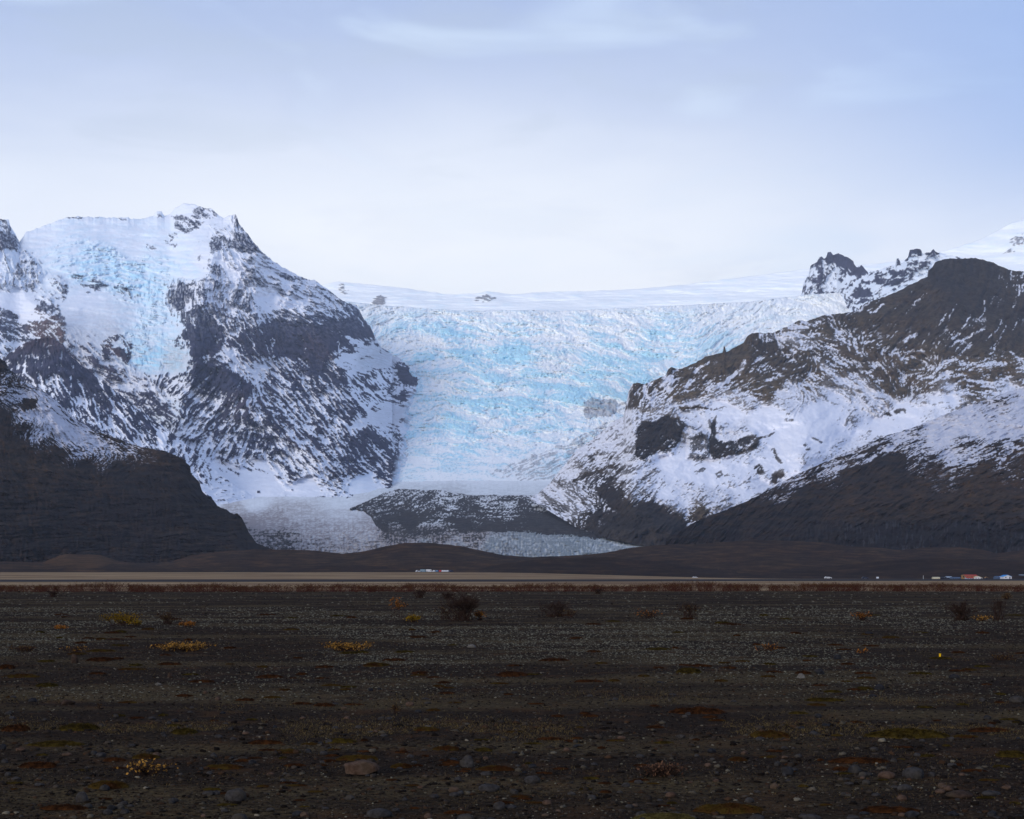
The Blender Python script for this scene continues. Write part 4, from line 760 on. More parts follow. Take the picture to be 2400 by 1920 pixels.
def stone_mat(name, dark, lite, per_vertex=False):
    m, g = new_mat(name)
    tc = g.new('ShaderNodeNewGeometry').outputs['Position']
    n = g.noise(tc, 28, 6, .65); n2 = g.noise(tc, 6, 3, .5)
    if per_vertex:
        at = g.new('ShaderNodeAttribute', attribute_name='tone')
        c = g.mix(1.0, at.outputs['Color'], g.mix(n, (.6, .6, .6), (1.4, 1.4, 1.4)), 'MULTIPLY')
    else:
        c = g.mix(g.rng(n, .3, .7), dark, lite)
        c = g.mix(g.math('MULTIPLY', g.rng(n2, .5, .7), .4), c, (0.05, 0.04, 0.028))
    finish(g, c, .85, n, .5, .02)
    return m
ST = {'grey': stone_mat('grey_stone', (0.016, 0.014, 0.014), (0.038, 0.035, 0.035)), 'dark': stone_mat('dark_stone', (0.009, 0.009, 0.011), (0.022, 0.022, 0.025)),
      'tan': stone_mat('tan_stone', (0.034, 0.020, 0.014), (0.072, 0.046, 0.034)), 'brown': stone_mat('brown_stone', (0.020, 0.013, 0.010), (0.040, 0.026, 0.020)),
      'pale': stone_mat('pale_stone', (0.055, 0.050, 0.045), (0.12, 0.11, 0.10))}

def rock_mesh(seed, angular):
    v = V4.copy(); r = np.random.RandomState(seed)
    if angular:
        for _ in range(14):
            n = r.normal(size=3); n /= np.linalg.norm(n); d = r.uniform(.62, .9)
            t = v @ n; v = v - np.outer(np.maximum(t - d, 0), n)
    else:
        for _ in range(5):
            n = r.normal(size=3); n /= np.linalg.norm(n); d = r.uniform(.75, .95)
            t = v @ n; v = v - np.outer(np.maximum(t - d, 0) * .7, n)
    nn = fbm(v[:, 0] * 1.3 + v[:, 2], v[:, 1] * 1.3 - v[:, 2] * .7, 4, seed)
    v = v * (1 + (.16 if angular else .07) * nn)[:, None]
    v -= (v.max(0) + v.min(0)) / 2
    return v / (v.max(0) - v.min(0))
ROCKM = {}
def rock_obj(name, kind, seed, angular, x, y, w, h, rot, parent=None):
    key = (kind, seed, angular)
    if key not in ROCKM: ROCKM[key] = mesh_from('rock', rock_mesh(seed, angular), F4, ST[kind])
    o = link(name, ROCKM[key])
    o.location = (x, y, float(gz(np.float64(x), np.float64(y))) + h * .5 - h * .22)
    o.scale = (w, w * .8, h * 1.25)
    o.rotation_euler = (0, 0, rot)
    return o

BOULD = [  # x0, x1, top, base, kind, angular, label
    (803, 889, 1787, 1820, 'tan', 1, 'large tan angular boulder, biggest rock in the foreground gravel'),
    (1077, 1111, 1767, 1798, 'grey', 1, 'grey pointed rock standing upright between red moss patches'),
    (1120, 1172, 1840, 1858, 'grey', 0, 'flat wedge shaped grey brown slab low in the gravel'),
    (1156, 1184, 1876, 1896, 'grey', 0, 'bluish grey rounded stone behind the pebbles at the bottom centre'),
    (1228, 1266, 1817, 1837, 'grey', 0, 'low grey slab right of the wedge shaped slab'),
    (856, 918, 1898, 1919, 'grey', 0, 'long flat pale grey stone at the bottom edge below the tan boulder'),
    (1070, 1110, 1907, 1925, 'grey', 0, 'round topped grey stone cut by the bottom edge near the centre'),
    (175, 205, 1855, 1882, 'grey', 0, 'smooth egg shaped grey boulder at lower left'),
    (524, 575, 1849, 1881, 'grey', 0, 'large smooth rounded grey boulder left of centre foreground'),
    (164, 182, 1532, 1556, 'brown', 1, 'dark brown upright pointed rock on the left plain'),
    (362, 377, 1600, 1608, 'pale', 1, 'small whitish stone, brightest on the left plain'),
    (390, 405, 1575, 1589, 'brown', 1, 'small brown peaked rock above the whitish stone'),
    (64, 86, 1633, 1644, 'dark', 1, 'dark low rock near the left edge'),
    (140, 173, 1636, 1650, 'brown', 1, 'dark brown domed rock near the left edge, right of a dark low rock'),
    (268, 290, 1889, 1900, 'grey', 0, 'small smooth grey stone right of the lowest left red moss patch'),
    (540, 578, 1907, 1926, 'grey', 0, 'grey stone cut by the bottom edge below the large rounded boulder'),
    (-4, 13, 1738, 1753, 'dark', 0, 'dark rock cut by the left edge'),
    (1832, 1862, 1793, 1814, 'dark', 1, 'black peaked rock beside a short red moss strip on the right'),
    (1990, 2024, 1793, 1814, 'dark', 1, 'dark angular rock in the row of stones left of the big round boulder'),
    (2014, 2039, 1809, 1822, 'grey', 1, 'small dark grey rock just below the dark angular rock'),
    (2061, 2102, 1808, 1825, 'tan', 0, 'low tan rounded rock left of the big round boulder'),
    (2118, 2171, 1797, 1825, 'grey', 0, 'big smooth round grey boulder on the right'),
    (1955, 1972, 1533, 1546, 'dark', 0, 'small black round rock far out on the right plain'),
    (1909, 1934, 1565, 1580, 'dark', 1, 'black lumpy rock right of an olive moss cushion'),
    (1868, 1888, 1578, 1591, 'pale', 1, 'small pale grey rock below the black lumpy rock'),
    (2226, 2252, 1579, 1591, 'dark', 0, 'flat dark rock below the yellow marker post'),
    (2051, 2074, 1604, 1618, 'dark', 0, 'dark rock touching a small olive moss cushion'),
    (2105, 2140, 1837, 1852, 'grey', 0, 'low grey stone under the big round boulder'),
    (2222, 2285, 1852, 1870, 'brown', 0, 'wide low brownish rock at lower right'),
    (2304, 2350, 1852, 1864, 'grey', 0, 'wide flat light grey stone near the right edge'),
    (2368, 2405, 1628, 1645, 'grey', 0, 'grey rock cut by the right edge'),
    (1758, 1793, 1909, 1924, 'grey', 0, 'round topped grey stone at the bottom edge right of a large moss cushion'),
    (2126, 2158, 1902, 1914, 'grey', 0, 'small light grey stone near the bottom right'),
    (1884, 1927, 1909, 1925, 'grey', 0, 'wide grey stone cut by the bottom edge on the right'),
    (1746, 1768, 1866, 1879, 'grey', 0, 'small grey stone above a large red green moss cushion'),
    (2088, 2104, 1778, 1787, 'grey', 0, 'small bluish grey stone at the end of a long red moss strip'),
    (2028, 2048, 1480, 1489, 'dark', 0, 'tiny dark rock far out near the orange bushes on the right'),
    (1095, 1115, 1509, 1518, 'pale', 0, 'small pale rock beyond the red moss right of centre'),
]
for i, (a, b, t, d, k, ang, lab) in enumerate(BOULD):
    px = (a + b) / 2; x, y = gpt(px, d)
    w = (b - a) / F * y; h = (d - t) / F * y
    o = rock_obj('rock', k, 500 + i, ang, x, y + w * .3, w, h, 0)
    o['label'] = lab; o['category'] = 'rock'; o['group'] = 'rocks lying on the gravel plain'

def tone_pick(n, pale):
    base = np.array([[.020, .0150, .0120], [.008, .006, .005], [.032, .025, .020], [.032, .018, .011], [.055, .046, .035], [.11, .095, .072]])
    p = np.array([.36, .26, .18, .13, .06 * (1 + pale), .012 * (1 + 3 * pale)])
    c = base[rng.choice(6, n, p=p / p.sum())]
    return c * rng.uniform(.75, 1.25, (n, 1))

# 250 loose stones, each an object of its own
for i in range(250):
    py = 1600 + 330 * rng.rand() ** .8; px = rng.uniform(-20, 2420); x, y = gpt(px, py)
    w = rng.uniform(11, 26) / F * y * (.7 + .5 * (py - 1600) / 330); k = ['grey', 'grey', 'dark', 'tan', 'grey'][i % 5]
    o = rock_obj('stone', k, 700 + i % 9, i % 3 == 0, x, y, w, w * rng.uniform(.3, .6), rng.uniform(0, 6.28))
    dk = 'stones scattered over the gravel, ' + k
    o['label'] = {'grey': 'small grey loose stone lying among the pebbles', 'dark': 'small dark loose stone lying among the pebbles', 'tan': 'small tan loose stone lying among the pebbles'}[k]
    o['category'] = 'stone'; o['group'] = dk

def build_pebbles():
    parts = []
    def batch(n, V, Fc, p0, p1, s0, s1, heavy, palew):
        py = rng.uniform(p0, p1, n); px = rng.uniform(-60, 2460, n); x, y = gpt(px, py)
        s = (s0 + (s1 - s0) * rng.rand(n) ** heavy) / F * y * .5
        ph = rng.rand(n) * 6.28
        sc = np.stack([s, s * rng.uniform(.6, 1, n), s * rng.uniform(.30, .65, n)], -1)
        jit = 1 + .22 * rng.normal(size=(n, len(V), 1))
        v = V[None] * np.clip(jit, .6, 1.4) * sc[:, None]
        c, sn = np.cos(ph)[:, None], np.sin(ph)[:, None]
        X = v[..., 0] * c - v[..., 1] * sn + x[:, None]; Y = v[..., 0] * sn + v[..., 1] * c + y[:, None]
        Z = v[..., 2] + (gz(x, y) + sc[:, 2] * .35)[:, None]
        keep = np.ones(n, bool)
        for (mx, my, mw, md) in MEL: keep &= ((x - mx) / mw) ** 2 + ((y - my) / md) ** 2 > .8
        Z[~keep] -= .5
        tone = tone_pick(n, palew)
        pl = (rng.rand(n) < palew * sst(0.0, 0.5, uni(fbm(x / 9, y / 14, 3, 420)) - .2))
        tone[pl] = np.array([.105, .097, .072]) * rng.uniform(.6, 1.3, (pl.sum(), 1))
        tn = np.repeat(np.concatenate([tone, np.ones((n, 1))], 1)[:, None], len(V), 1)
        f = Fc[None] + (np.arange(n) * len(V))[:, None, None]
        parts.append((np.stack([X, Y, Z], -1).reshape(-1, 3), f.reshape(-1, 3), tn.reshape(-1, 4)))
    Vo = np.array([(1, 0, 0), (0, 1, 0), (-1, 0, 0), (0, -1, 0), (0, 0, 1), (.6, .6, .5), (-.6, -.5, .5)], float)
    Fo = np.array([(0, 5, 4), (0, 1, 5), (5, 1, 4), (1, 2, 4), (2, 6, 4), (2, 3, 6), (6, 3, 4), (3, 0, 4)])
    batch(10000, V2, F2, 1690, 1990, 3, 20, 5.0, .0)
    batch(44000, V1, F1, 1560, 1990, 1.8, 8, 2.2, .05)
    batch(36000, Vo, Fo, 1388, 1640, 1.6, 7.5, 1.8, .5)
    batch(36000, Vo, Fo, 1425, 1560, 1.8, 6.0, 1.4, .9)
    off = 0; C, Fs, T = [], [], []
    for c, f, t in parts:
        C.append(c); Fs.append(f + off); T.append(t); off += len(c)
    me = mesh_from('pebbles', np.concatenate(C), np.concatenate(Fs), stone_mat('pebble', None, None, True), {'tone': np.concatenate(T)}, smooth=True)
    link('pebbles', me, kind='stuff', label='grey and black pebbles covering the plain', category='gravel')
# ------------------------------------------------------------------ moss cushions
def leaf_mat(name, a, b, rough=.9, sc=9):
    m, g = new_mat(name)
    n = g.noise(g.new('ShaderNodeNewGeometry').outputs['Position'], sc, 4, .6)
    finish(g, g.mix(g.rng(n, .35, .65), a, b), rough)
    return m
MO = {'red': leaf_mat('red_moss', (0.014, 0.006, 0.003), (0.045, 0.017, 0.006), sc=14), 'olive': leaf_mat('olive_moss', (0.016, 0.011, 0.003), (0.044, 0.030, 0.006), sc=14), 'mixed': leaf_mat('rusty_moss', (0.028, 0.011, 0.004), (0.042, 0.027, 0.006), sc=6),
      'yellow': leaf_mat('yellow_moss', (0.035, 0.028, 0.010), (0.07, 0.058, 0.02))}
def moss_mesh(seed):
    r = np.random.RandomState(seed)
    n, m = 26, 52
    rr = np.linspace(0, 1, n)[:, None]; a = np.linspace(0, 2 * np.pi, m, endpoint=False)[None]
    lobe = 1 + .22 * fbm(np.cos(a) * 1.5 + seed, np.sin(a) * 1.5, 3, seed) * 2
    X = rr * np.cos(a) * .5 * lobe; Y = rr * np.sin(a) * .5 * lobe
    h = (1 - rr ** 3.6) * (.75 + .45 * fbm(X * 5 + 3, Y * 5, 3, seed + 3)) + .05 * fbm(X * 40, Y * 40, 2, seed + 5) - .05
    co = np.stack([X, Y, h + 0 * X], -1).reshape(-1, 3)
    i = np.arange(n * m).reshape(n, m); j = np.roll(i, -1, 1)
    fc = np.stack([i[:-1], i[1:], j[1:], j[:-1]], -1).reshape(-1, 4).tolist()
    # short tufts all over it
    C = [co]; off = len(co); K = 2600
    t = r.randint(0, n - 2, K) * 0 + (np.sqrt(r.rand(K)) * (n - 2)).astype(int); q = r.randint(0, m, K)
    b = co[(t * m + q)]
    d = r.normal(size=(K, 3)) * [.028, .028, .03]; L = r.uniform(.05, .16, K)
    tip = b + d + np.stack([0 * L, 0 * L, L], -1)
    s = r.normal(size=(K, 3)) * [.012, .012, 0]
    tri = np.stack([b - s, b + s, tip], 1).reshape(-1, 3)
    C.append(tri); fc += (off + np.arange(K * 3).reshape(K, 3)).tolist()
    return np.concatenate(C), fc
MM = {}; MEL = []
def moss(px, base, w, h, kind, seed):
    if (kind, seed % 7) not in MM:
        c, f = moss_mesh(seed % 7 + 1); MM[(kind, seed % 7)] = mesh_from('moss_cushion', c, f, MO[kind], smooth=False)
    x, y = gpt(px, base); W = w / F * y
    hh = min(h * .65 / F * y, W * .28)
    dep = min(max((h - hh / y * F) / F * y * y / CZ, W * .45), W * 1.3)
    o = link('moss_cushion', MM[(kind, seed % 7)])
    o.location = (x, y + dep * .5, float(gz(np.float64(x), np.float64(y))) + .004)
    o.scale = (W * 1.08, dep * 1.05, hh); MEL.append((x, y + dep * .5, W * .5, dep * .5)); o.rotation_euler = (0, 0, 0)
    return o
MOSS = [(1639, 1674, 119, 20, 'red'), (1814, 1732, 86, 23, 'mixed'), (2139, 1733, 175, 28, 'olive'), (2264, 1734, 58, 9, 'mixed'), (2322, 1721, 92, 13, 'red'), (2378, 1775, 70, 20, 'olive'), (2020, 1790, 134, 17, 'red'), (1975, 1807, 40, 11, 'red'),
        (1719, 1907, 146, 30, 'mixed'), (1731, 1782, 40, 12, 'mixed'), (1934, 1644, 88, 11, 'olive'), (2031, 1619, 40, 11, 'olive'), (1560, 1924, 150, 22, 'yellow'), (1619, 1581, 58, 19, 'olive'), (1887, 1579, 35, 10, 'red'), (2164, 1581, 50, 8, 'olive'), (2287, 1810, 54, 7, 'red'), (2086, 1907, 130, 18, 'red'),
        (794, 1745, 74, 14, 'olive'), (836, 1786, 98, 17, 'mixed'), (940, 1803, 50, 14, 'mixed'), (1046, 1762, 58, 14, 'mixed'), (1134, 1763, 39, 11, 'olive'), (1161, 1809, 81, 15, 'mixed'), (877, 1561, 58, 13, 'mixed'), (1200, 1585, 72, 15, 'red'), (921, 1549, 53, 7, 'red'), (985, 1578, 42, 8, 'red'), (758, 1653, 46, 10, 'red'), (948, 1529, 42, 7, 'olive'),
        (1057, 1791, 38, 10, 'red'), (1070, 1909, 61, 10, 'red'), (998, 1716, 56, 12, 'mixed'), (758, 1562, 45, 7, 'red'), (175, 1716, 91, 23, 'olive'), (26, 1717, 62, 21, 'red'), (427, 1722, 55, 18, 'olive'), (127, 1747, 123, 16, 'olive'), (334, 1781, 58, 16, 'mixed'), (264, 1786, 50, 11, 'red'), (82, 1800, 86, 19, 'red'),
        (247, 1854, 91, 24, 'mixed'), (144, 1902, 101, 15, 'red'), (101, 1610, 47, 13, 'olive'), (43, 1589, 80, 11, 'mixed'), (303, 1570, 63, 7, 'mixed'), (391, 1558, 55, 8, 'red'), (226, 1550, 60, 13, 'red'), (618, 1748, 81, 13, 'red'), (671, 1768, 57, 13, 'mixed'), (524, 1806, 81, 15, 'mixed'), (629, 1587, 60, 10, 'red'), (227, 1529, 65, 8, 'mixed'), (8, 1566, 36, 16, 'red'),
        (815, 1531, 45, 7, 'olive'), (1300, 1552, 70, 9, 'red'), (1545, 1525, 60, 8, 'olive'), (1640, 1565, 60, 8, 'red'), (2210, 1546, 48, 7, 'olive'), (2250, 1533, 30, 7, 'red'), (1380, 1600, 66, 8, 'red'), (470, 1600, 60, 8, 'red'), (690, 1800, 50, 9, 'red'), (1290, 1735, 60, 9, 'red')]
nm = {'red': 'red brown', 'olive': 'olive green', 'mixed': 'rusty and olive', 'yellow': 'yellowish'}
def size_word(w): return 'very wide' if w > 115 else 'wide' if w > 75 else 'medium' if w > 48 else 'small'
def place_word(px, py):
    a = 'far left' if px < 300 else 'left' if px < 700 else 'left of centre' if px < 1050 else 'centre' if px < 1350 else 'right of centre' if px < 1750 else 'right' if px < 2150 else 'far right'
    b = 'far out on the plain' if py < 1600 else 'in the middle of the plain' if py < 1730 else 'in the nearer gravel' if py < 1830 else 'close to the bottom edge'
    return f'{b}, {a}'
seen = {}
for i, (px, b, w, h, k) in enumerate(MOSS):
    o = moss(px, b, w, h, k, i)
    lab = f'{size_word(w)} {nm[k]} moss cushion {place_word(px, b)}'
    if lab in seen:
        lab = f'{"higher" if b < seen[lab] else "lower"} {lab}'
    seen[lab] = b
    o['label'] = lab; o['category'] = 'moss'; o['group'] = 'moss cushions on the gravel'
for i in range(240):
    py = 1440 + 460 * rng.rand() ** 1.2; px = rng.uniform(-20, 2420); k = ['red', 'red', 'mixed', 'olive'][i % 4]
    o = moss(px, py, rng.uniform(16, 46), rng.uniform(4, 8), k, i + 3)
    o['label'] = {'red': 'small flat red brown moss tuft lying between pebbles', 'olive': 'small flat olive moss tuft lying between pebbles', 'mixed': 'small flat rusty moss tuft lying between pebbles'}[k]
    o['category'] = 'moss'; o['group'] = 'small ' + nm[k] + ' moss tufts between pebbles'

build_pebbles()

# ------------------------------------------------------------------ shrubs
BK = leaf_mat('twig_bark', (0.012, 0.007, 0.006), (0.030, 0.018, 0.014))
BKR = leaf_mat('red_twigs', (0.026, 0.008, 0.006), (0.050, 0.018, 0.012))
LF = {'yellow': leaf_mat('yellow_leaves', (0.10, 0.058, 0.005), (0.17, 0.10, 0.008)), 'orange': leaf_mat('orange_leaves', (0.13, 0.045, 0.010), (0.22, 0.085, 0.014)), 'gold': leaf_mat('golden_leaves', (0.15, 0.075, 0.016), (0.26, 0.135, 0.03)), 'pink': leaf_mat('pale_red_leaves', (0.045, 0.022, 0.014), (0.10, 0.052, 0.032)), 'dull': leaf_mat('dull_brown_leaves', (0.04, 0.022, 0.010), (0.08, 0.045, 0.015))}
def shrub_geo(r, w, h, stems, twigs, leaves, lsize, spread=1.0, wr=.006, dep=None):
    """stems fan out of the ground, twigs leave them, leaves sit on the twigs; returns (wood verts, faces), (leaf verts, faces)"""
    dep = dep or w * .8
    WV, WF, LV, LFc = [], [], [], []
    def ribbon(p, q, a):
        d = q - p; s = np.cross(d, [0, 1, .2]); s = s / (np.linalg.norm(s) + 1e-9); t = np.cross(d, s); t = t / (np.linalg.norm(t) + 1e-9)
        k = len(WV)
        for e in (s, -.5 * s + .8 * t, -.5 * s - .8 * t): WV.append(p + e * a)
        for e in (s, -.5 * s + .8 * t, -.5 * s - .8 * t): WV.append(q + e * a * .45)
        WF.extend([(k, k + 1, k + 4, k + 3), (k + 1, k + 2, k + 5, k + 4), (k + 2, k, k + 3, k + 5)])
    tips = []
    for _ in range(stems):
        b = np.array([r.normal() * w * .16, r.normal() * dep * .16, -.02])
        e = np.array([np.clip(r.normal() * .32, -.6, .6) * w * spread, np.clip(r.normal() * .32, -.6, .6) * dep * spread, h * r.uniform(.55, 1.)])
        mid = (b + e) / 2 + r.normal(size=3) * w * .05 + np.array([0, 0, h * .1])
        ribbon(b, mid, wr); ribbon(mid, e, wr * .6); tips.append((mid, e))
        for _ in range(twigs):
            t = r.uniform(.0, 1); p = mid * (1 - t) + e * t
            q = p + np.array([r.normal() * w * .11, r.normal() * dep * .11, abs(r.normal()) * h * .16])
            ribbon(p, q, wr * .45); tips.append((p, q))
    for _ in range(leaves):
        a, b = tips[r.randint(len(tips))]; t = r.uniform(.2, 1.05); p = a * (1 - t) + b * t + r.normal(size=3) * lsize * .6
        u = r.normal(size=3); u /= np.linalg.norm(u); v = np.cross(u, r.normal(size=3)); v /= np.linalg.norm(v)
        s = lsize * r.uniform(.6, 1.3); k = len(LV)
        LV.extend([p - u * s * .5, p + v * s * .3, p + u * s * .5, p - v * s * .3]); LFc.append((k, k + 1, k + 2, k + 3))
    return WV, WF, LV, LFc
SHR = [  # px, base, w, h, leaf, stems, twigs, leaves, label
    (285, 1467, 72, 28, 'yellow', 26, 6, 900, 'yellow olive rounded bush, brightest on the left plain'),
    (320, 1468, 40, 14, 'yellow', 14, 5, 260, 'low yellow bush touching the right side of the rounded bush'),
    (392, 1464, 46, 26, 'dull', 24, 6, 260, 'thin yellowish brown bush right of the yellow bush'),
    (440, 1469, 36, 10, 'orange', 16, 5, 260, 'low orange brown bush, rightmost of the left group'),
    (141, 1472, 26, 5, 'orange', 10, 3, 260, 'small flat bright orange plant on the left plain'),
    (430, 1527, 106, 17, 'gold', 60, 4, 900, 'wide low patch of golden leaved willow on the left'),
    (814, 1523, 86, 16, 'gold', 50, 4, 700, 'wide low patch of golden leaved willow near the centre'),
    (345, 1818, 104, 26, 'gold', 46, 3, 120, 'sparse sprigs with golden pink leaves in the near gravel'),
    (930, 1448, 44, 52, 'orange', 9, 7, 210, 'tall thin sapling with orange leaves left of the bare bush'),
    (969, 1457, 36, 14, 'yellow', 20, 5, 420, 'low bright yellow bush at the foot of the orange sapling'),
    (1084, 1454, 84, 60, None, 46, 10, 0, 'large dark bare bush, biggest of all, near the centre'),
    (1045, 1452, 50, 30, 'dull', 22, 6, 90, 'brownish twiggy bush against the left side of the dark bare bush'),
    (1124, 1453, 26, 22, 'orange', 14, 5, 260, 'orange bush against the right side of the dark bare bush'),
    (1050, 1405, 26, 16, None, 22, 6, 0, 'small bare bush behind the large dark one'),
    (985, 1402, 30, 20, None, 18, 6, 0, 'small bare bush behind the orange sapling'),
    (1300, 1447, 62, 36, None, 26, 7, 0, 'thin bare bush right of centre'),
    (1335, 1448, 30, 18, 'dull', 14, 5, 60, 'small twiggy brown bush beside the thin bare bush'),
    (1520, 1450, 56, 18, 'orange', 22, 5, 110, 'low orange tinged bush left of a dark one'),
    (1615, 1447, 50, 32, 'dull', 30, 7, 90, 'dark brown rounded bush on the right'),
    (2020, 1454, 46, 18, 'orange', 24, 5, 220, 'low orange brown bush between two darker bushes'),
    (2253, 1455, 62, 42, None, 34, 8, 0, 'dark bare bush below the farm buildings'),
    (2338, 1456, 34, 52, None, 12, 8, 0, 'tall thin bare sapling near the right edge'),
    (2302, 1457, 36, 12, 'gold', 20, 4, 150, 'low golden plant between the bare bush and the tall sapling'),
    (2360, 1405, 22, 12, 'dull', 16, 5, 160, 'olive yellow bush close to the right edge behind the sapling'),
    (1548, 1818, 98, 26, 'pink', 90, 3, 260, 'patch of pale reddish twigs standing in the near gravel'),
    (233, 1659, 10, 16, 'dull', 6, 3, 20, 'short brown plant stalks on the left gravel'),
    (930, 1668, 22, 18, 'dull', 14, 4, 90, 'small upright red brown heather plant left of centre'),
    (60, 1528, 60, 13, 'dull', 30, 4, 120, 'low brown twiggy patch at far left'),
    (180, 1528, 60, 12, 'gold', 26, 3, 60, 'thin golden twiggy patch left of the golden willow patch'),
    (1800, 1528, 60, 14, 'orange', 26, 3, 90, 'thin orange twigs far out right of centre'),
    (2020, 1532, 22, 7, 'orange', 14, 3, 60, 'tiny orange twiggy plant left of the marker post'),
    (2350, 1548, 60, 12, 'dull', 30, 3, 80, 'low brown twiggy patch right of the marker post'),
    (125, 1400, 22, 16, None, 16, 6, 0, 'small bare bush in front of the shrub belt at far left'),
    (1400, 1392, 24, 12, None, 16, 6, 0, 'small bare bush in front of the shrub belt right of centre'),
]
def parts_shrub(name, x, y, W, H, leaf, st, tw, lv, ls, seed, bark=BK):
    r = np.random.RandomState(seed)
    wv, wf, lvv, lf = shrub_geo(r, W, H, st, tw, lv, ls, wr=max(.0045, y * .00026))
    e = bpy.data.objects.new(name, None); COL.objects.link(e)
    e.location = (x, y, float(gz(np.float64(x), np.float64(y))))
    link('branches', mesh_from('branches', wv, wf, bark, smooth=False), e)
    if lf: link('leaves', mesh_from('leaves', lvv, lf, LF[leaf], smooth=False), e)
    return e
for i, (px, b, w, h, leaf, st, tw, lv, lab) in enumerate(SHR):
    x, y = gpt(px, b); s = y / F
    e = parts_shrub('shrub', x, y, w * s, h * s, leaf, st if leaf else int(st * 1.7), tw, lv, 3.6 * s if b < 1500 else (4.5 * s if b < 1700 else 8 * s), 900 + i)
    e['label'] = lab; e['category'] = 'shrub'; e['group'] = 'autumn shrubs on the plain'

def build_belt():
    r = np.random.RandomState(77); WV, WF, LV, LFc = [], [], [], []
    for i in range(1500):
        X = r.uniform(-72, 72); Y = r.uniform(158, 172) + 4 * math.sin(X * .05)
        H = .52 * (1 + .9 * float(fbm(np.array([X / 9.]), np.array([1.]), 3, 430)[0])) + .12 + r.uniform(-.08, .2)
        a, b, c, d = shrub_geo(r, 1.5, max(H, .2), 9, 4, 16, .11, wr=.014)
        o = np.array([X, Y, float(gz(np.float64(X), np.float64(Y)))])
        k, l = len(WV), len(LV)
        WV += [v + o for v in a]; WF += [tuple(q + k for q in f) for f in b]
        LV += [v + o for v in c]; LFc += [tuple(q + l for q in f) for f in d]
    n = len(WF); k = len(WV)
    me = mesh_from('shrub_belt', np.array(WV + LV), WF + [tuple(q + k for q in f) for f in LFc], [BKR, LF['dull']], smooth=False, matidx=[0] * n + [1] * len(LFc))
    link('shrub_belt', me, kind='stuff', label='belt of low red brown scrub across the plain', category='scrub')
build_belt()

def build_grass():
    """thin dead grass and lichen tufts in the yellowish bands"""
    n = 40000
    py = np.concatenate([rng.normal(1712, 16, n // 2), rng.normal(1640, 10, n // 8), rng.uniform(1480, 1900, n - n // 2 - n // 8)])
    px = rng.uniform(-40, 2440, n); x, y = gpt(px, py)
    keep = uni(fbm(x / 1.6, y / 2.2, 4, 440)) > .52
    x, y = x[keep], y[keep]; n = len(x); z = gz(x, y)
    h = rng.uniform(.010, .032, n) * (.5 + y / 30); a = rng.rand(n) * 6.28; w = .0022 * y / 12
    b = np.stack([x, y, z - .004], -1); s = np.stack([np.cos(a) * w, np.sin(a) * w, 0 * a], -1)
    t = b + np.stack([rng.normal(size=n) * h * .8, rng.normal(size=n) * h * .8, h], -1)
    co = np.stack([b - s, b + s, t], 1).reshape(-1, 3)
    me = mesh_from('dead_grass', co, np.arange(n * 3).reshape(n, 3), leaf_mat('dead_grass', (0.05, 0.034, 0.014), (0.12, 0.085, 0.034)), smooth=False)
    link('dead_grass', me, kind='stuff', label='thin yellowish dead grass between the stones', category='grass')
build_grass()

# ------------------------------------------------------------------ marker post, farm, vehicles
def flat(name, c, rough=.6):
    m, g = new_mat(name)
    n = g.noise(g.new('ShaderNodeNewGeometry').outputs['Position'], 1.5, 5, .6)
    finish(g, g.mix(n, tuple(q * .8 for q in c), tuple(min(1, q * 1.15) for q in c)), rough)
    return m
def boxes(lst):
    V, Fc = [], []
    for (x0, x1, y0, y1, z0, z1) in lst:
        k = len(V)
        V += [(x0, y0, z0), (x1, y0, z0), (x1, y1, z0), (x0, y1, z0), (x0, y0, z1), (x1, y0, z1), (x1, y1, z1), (x0, y1, z1)]
        Fc += [tuple(k + q for q in f) for f in ((0, 3, 2, 1), (4, 5, 6, 7), (0, 1, 5, 4), (1, 2, 6, 5), (2, 3, 7, 6), (3, 0, 4, 7))]
    return V, Fc
def part(name, lst, mat, parent): V, Fc = boxes(lst); return link(name, mesh_from(name, V, Fc, mat, smooth=False), parent)
def empty(name, x, y, z, lab, cat, group=None, rz=0):
    e = bpy.data.objects.new(name, None); COL.objects.link(e); e.location = (x, y, z); e.rotation_euler = (0, 0, rz)
    e['label'] = lab; e['category'] = cat
    if group: e['group'] = group
    return e
YEL = flat('yellow_paint', (0.55, 0.33, 0.01)); WHT = flat('white_paint', (0.5, 0.5, 0.52)); RED = flat('red_roofing', (0.30, 0.05, 0.035)); BLU = flat('blue_roofing', (0.02, 0.22, 0.60)); TAN = flat('tan_render', (0.22, 0.13, 0.06))
SLT = flat('slate_blue', (0.06, 0.09, 0.15)); DRK = flat('dark_boards', (0.02, 0.02, 0.03)); GLS = flat('window_glass', (0.02, 0.025, 0.035), .15); TYR = flat('tyre_rubber', (0.012, 0.012, 0.012)); CRM = flat('cream_render', (0.45, 0.40, 0.28)); GRY = flat('grey_sheet', (0.25, 0.30, 0.36))
x, y = gpt(2203, 1544)
e = empty('marker_post', x, y, 0, 'short bright yellow marker post standing in the gravel', 'post')
s = y / F
part('post', [(-1.9 * s, 1.9 * s, -1.9 * s, 1.9 * s, -.02, 11.0 * s)], YEL, e); part('cap', [(-2.3 * s, 2.3 * s, -2.3 * s, 2.3 * s, 11.0 * s, 11.9 * s)], YEL, e)

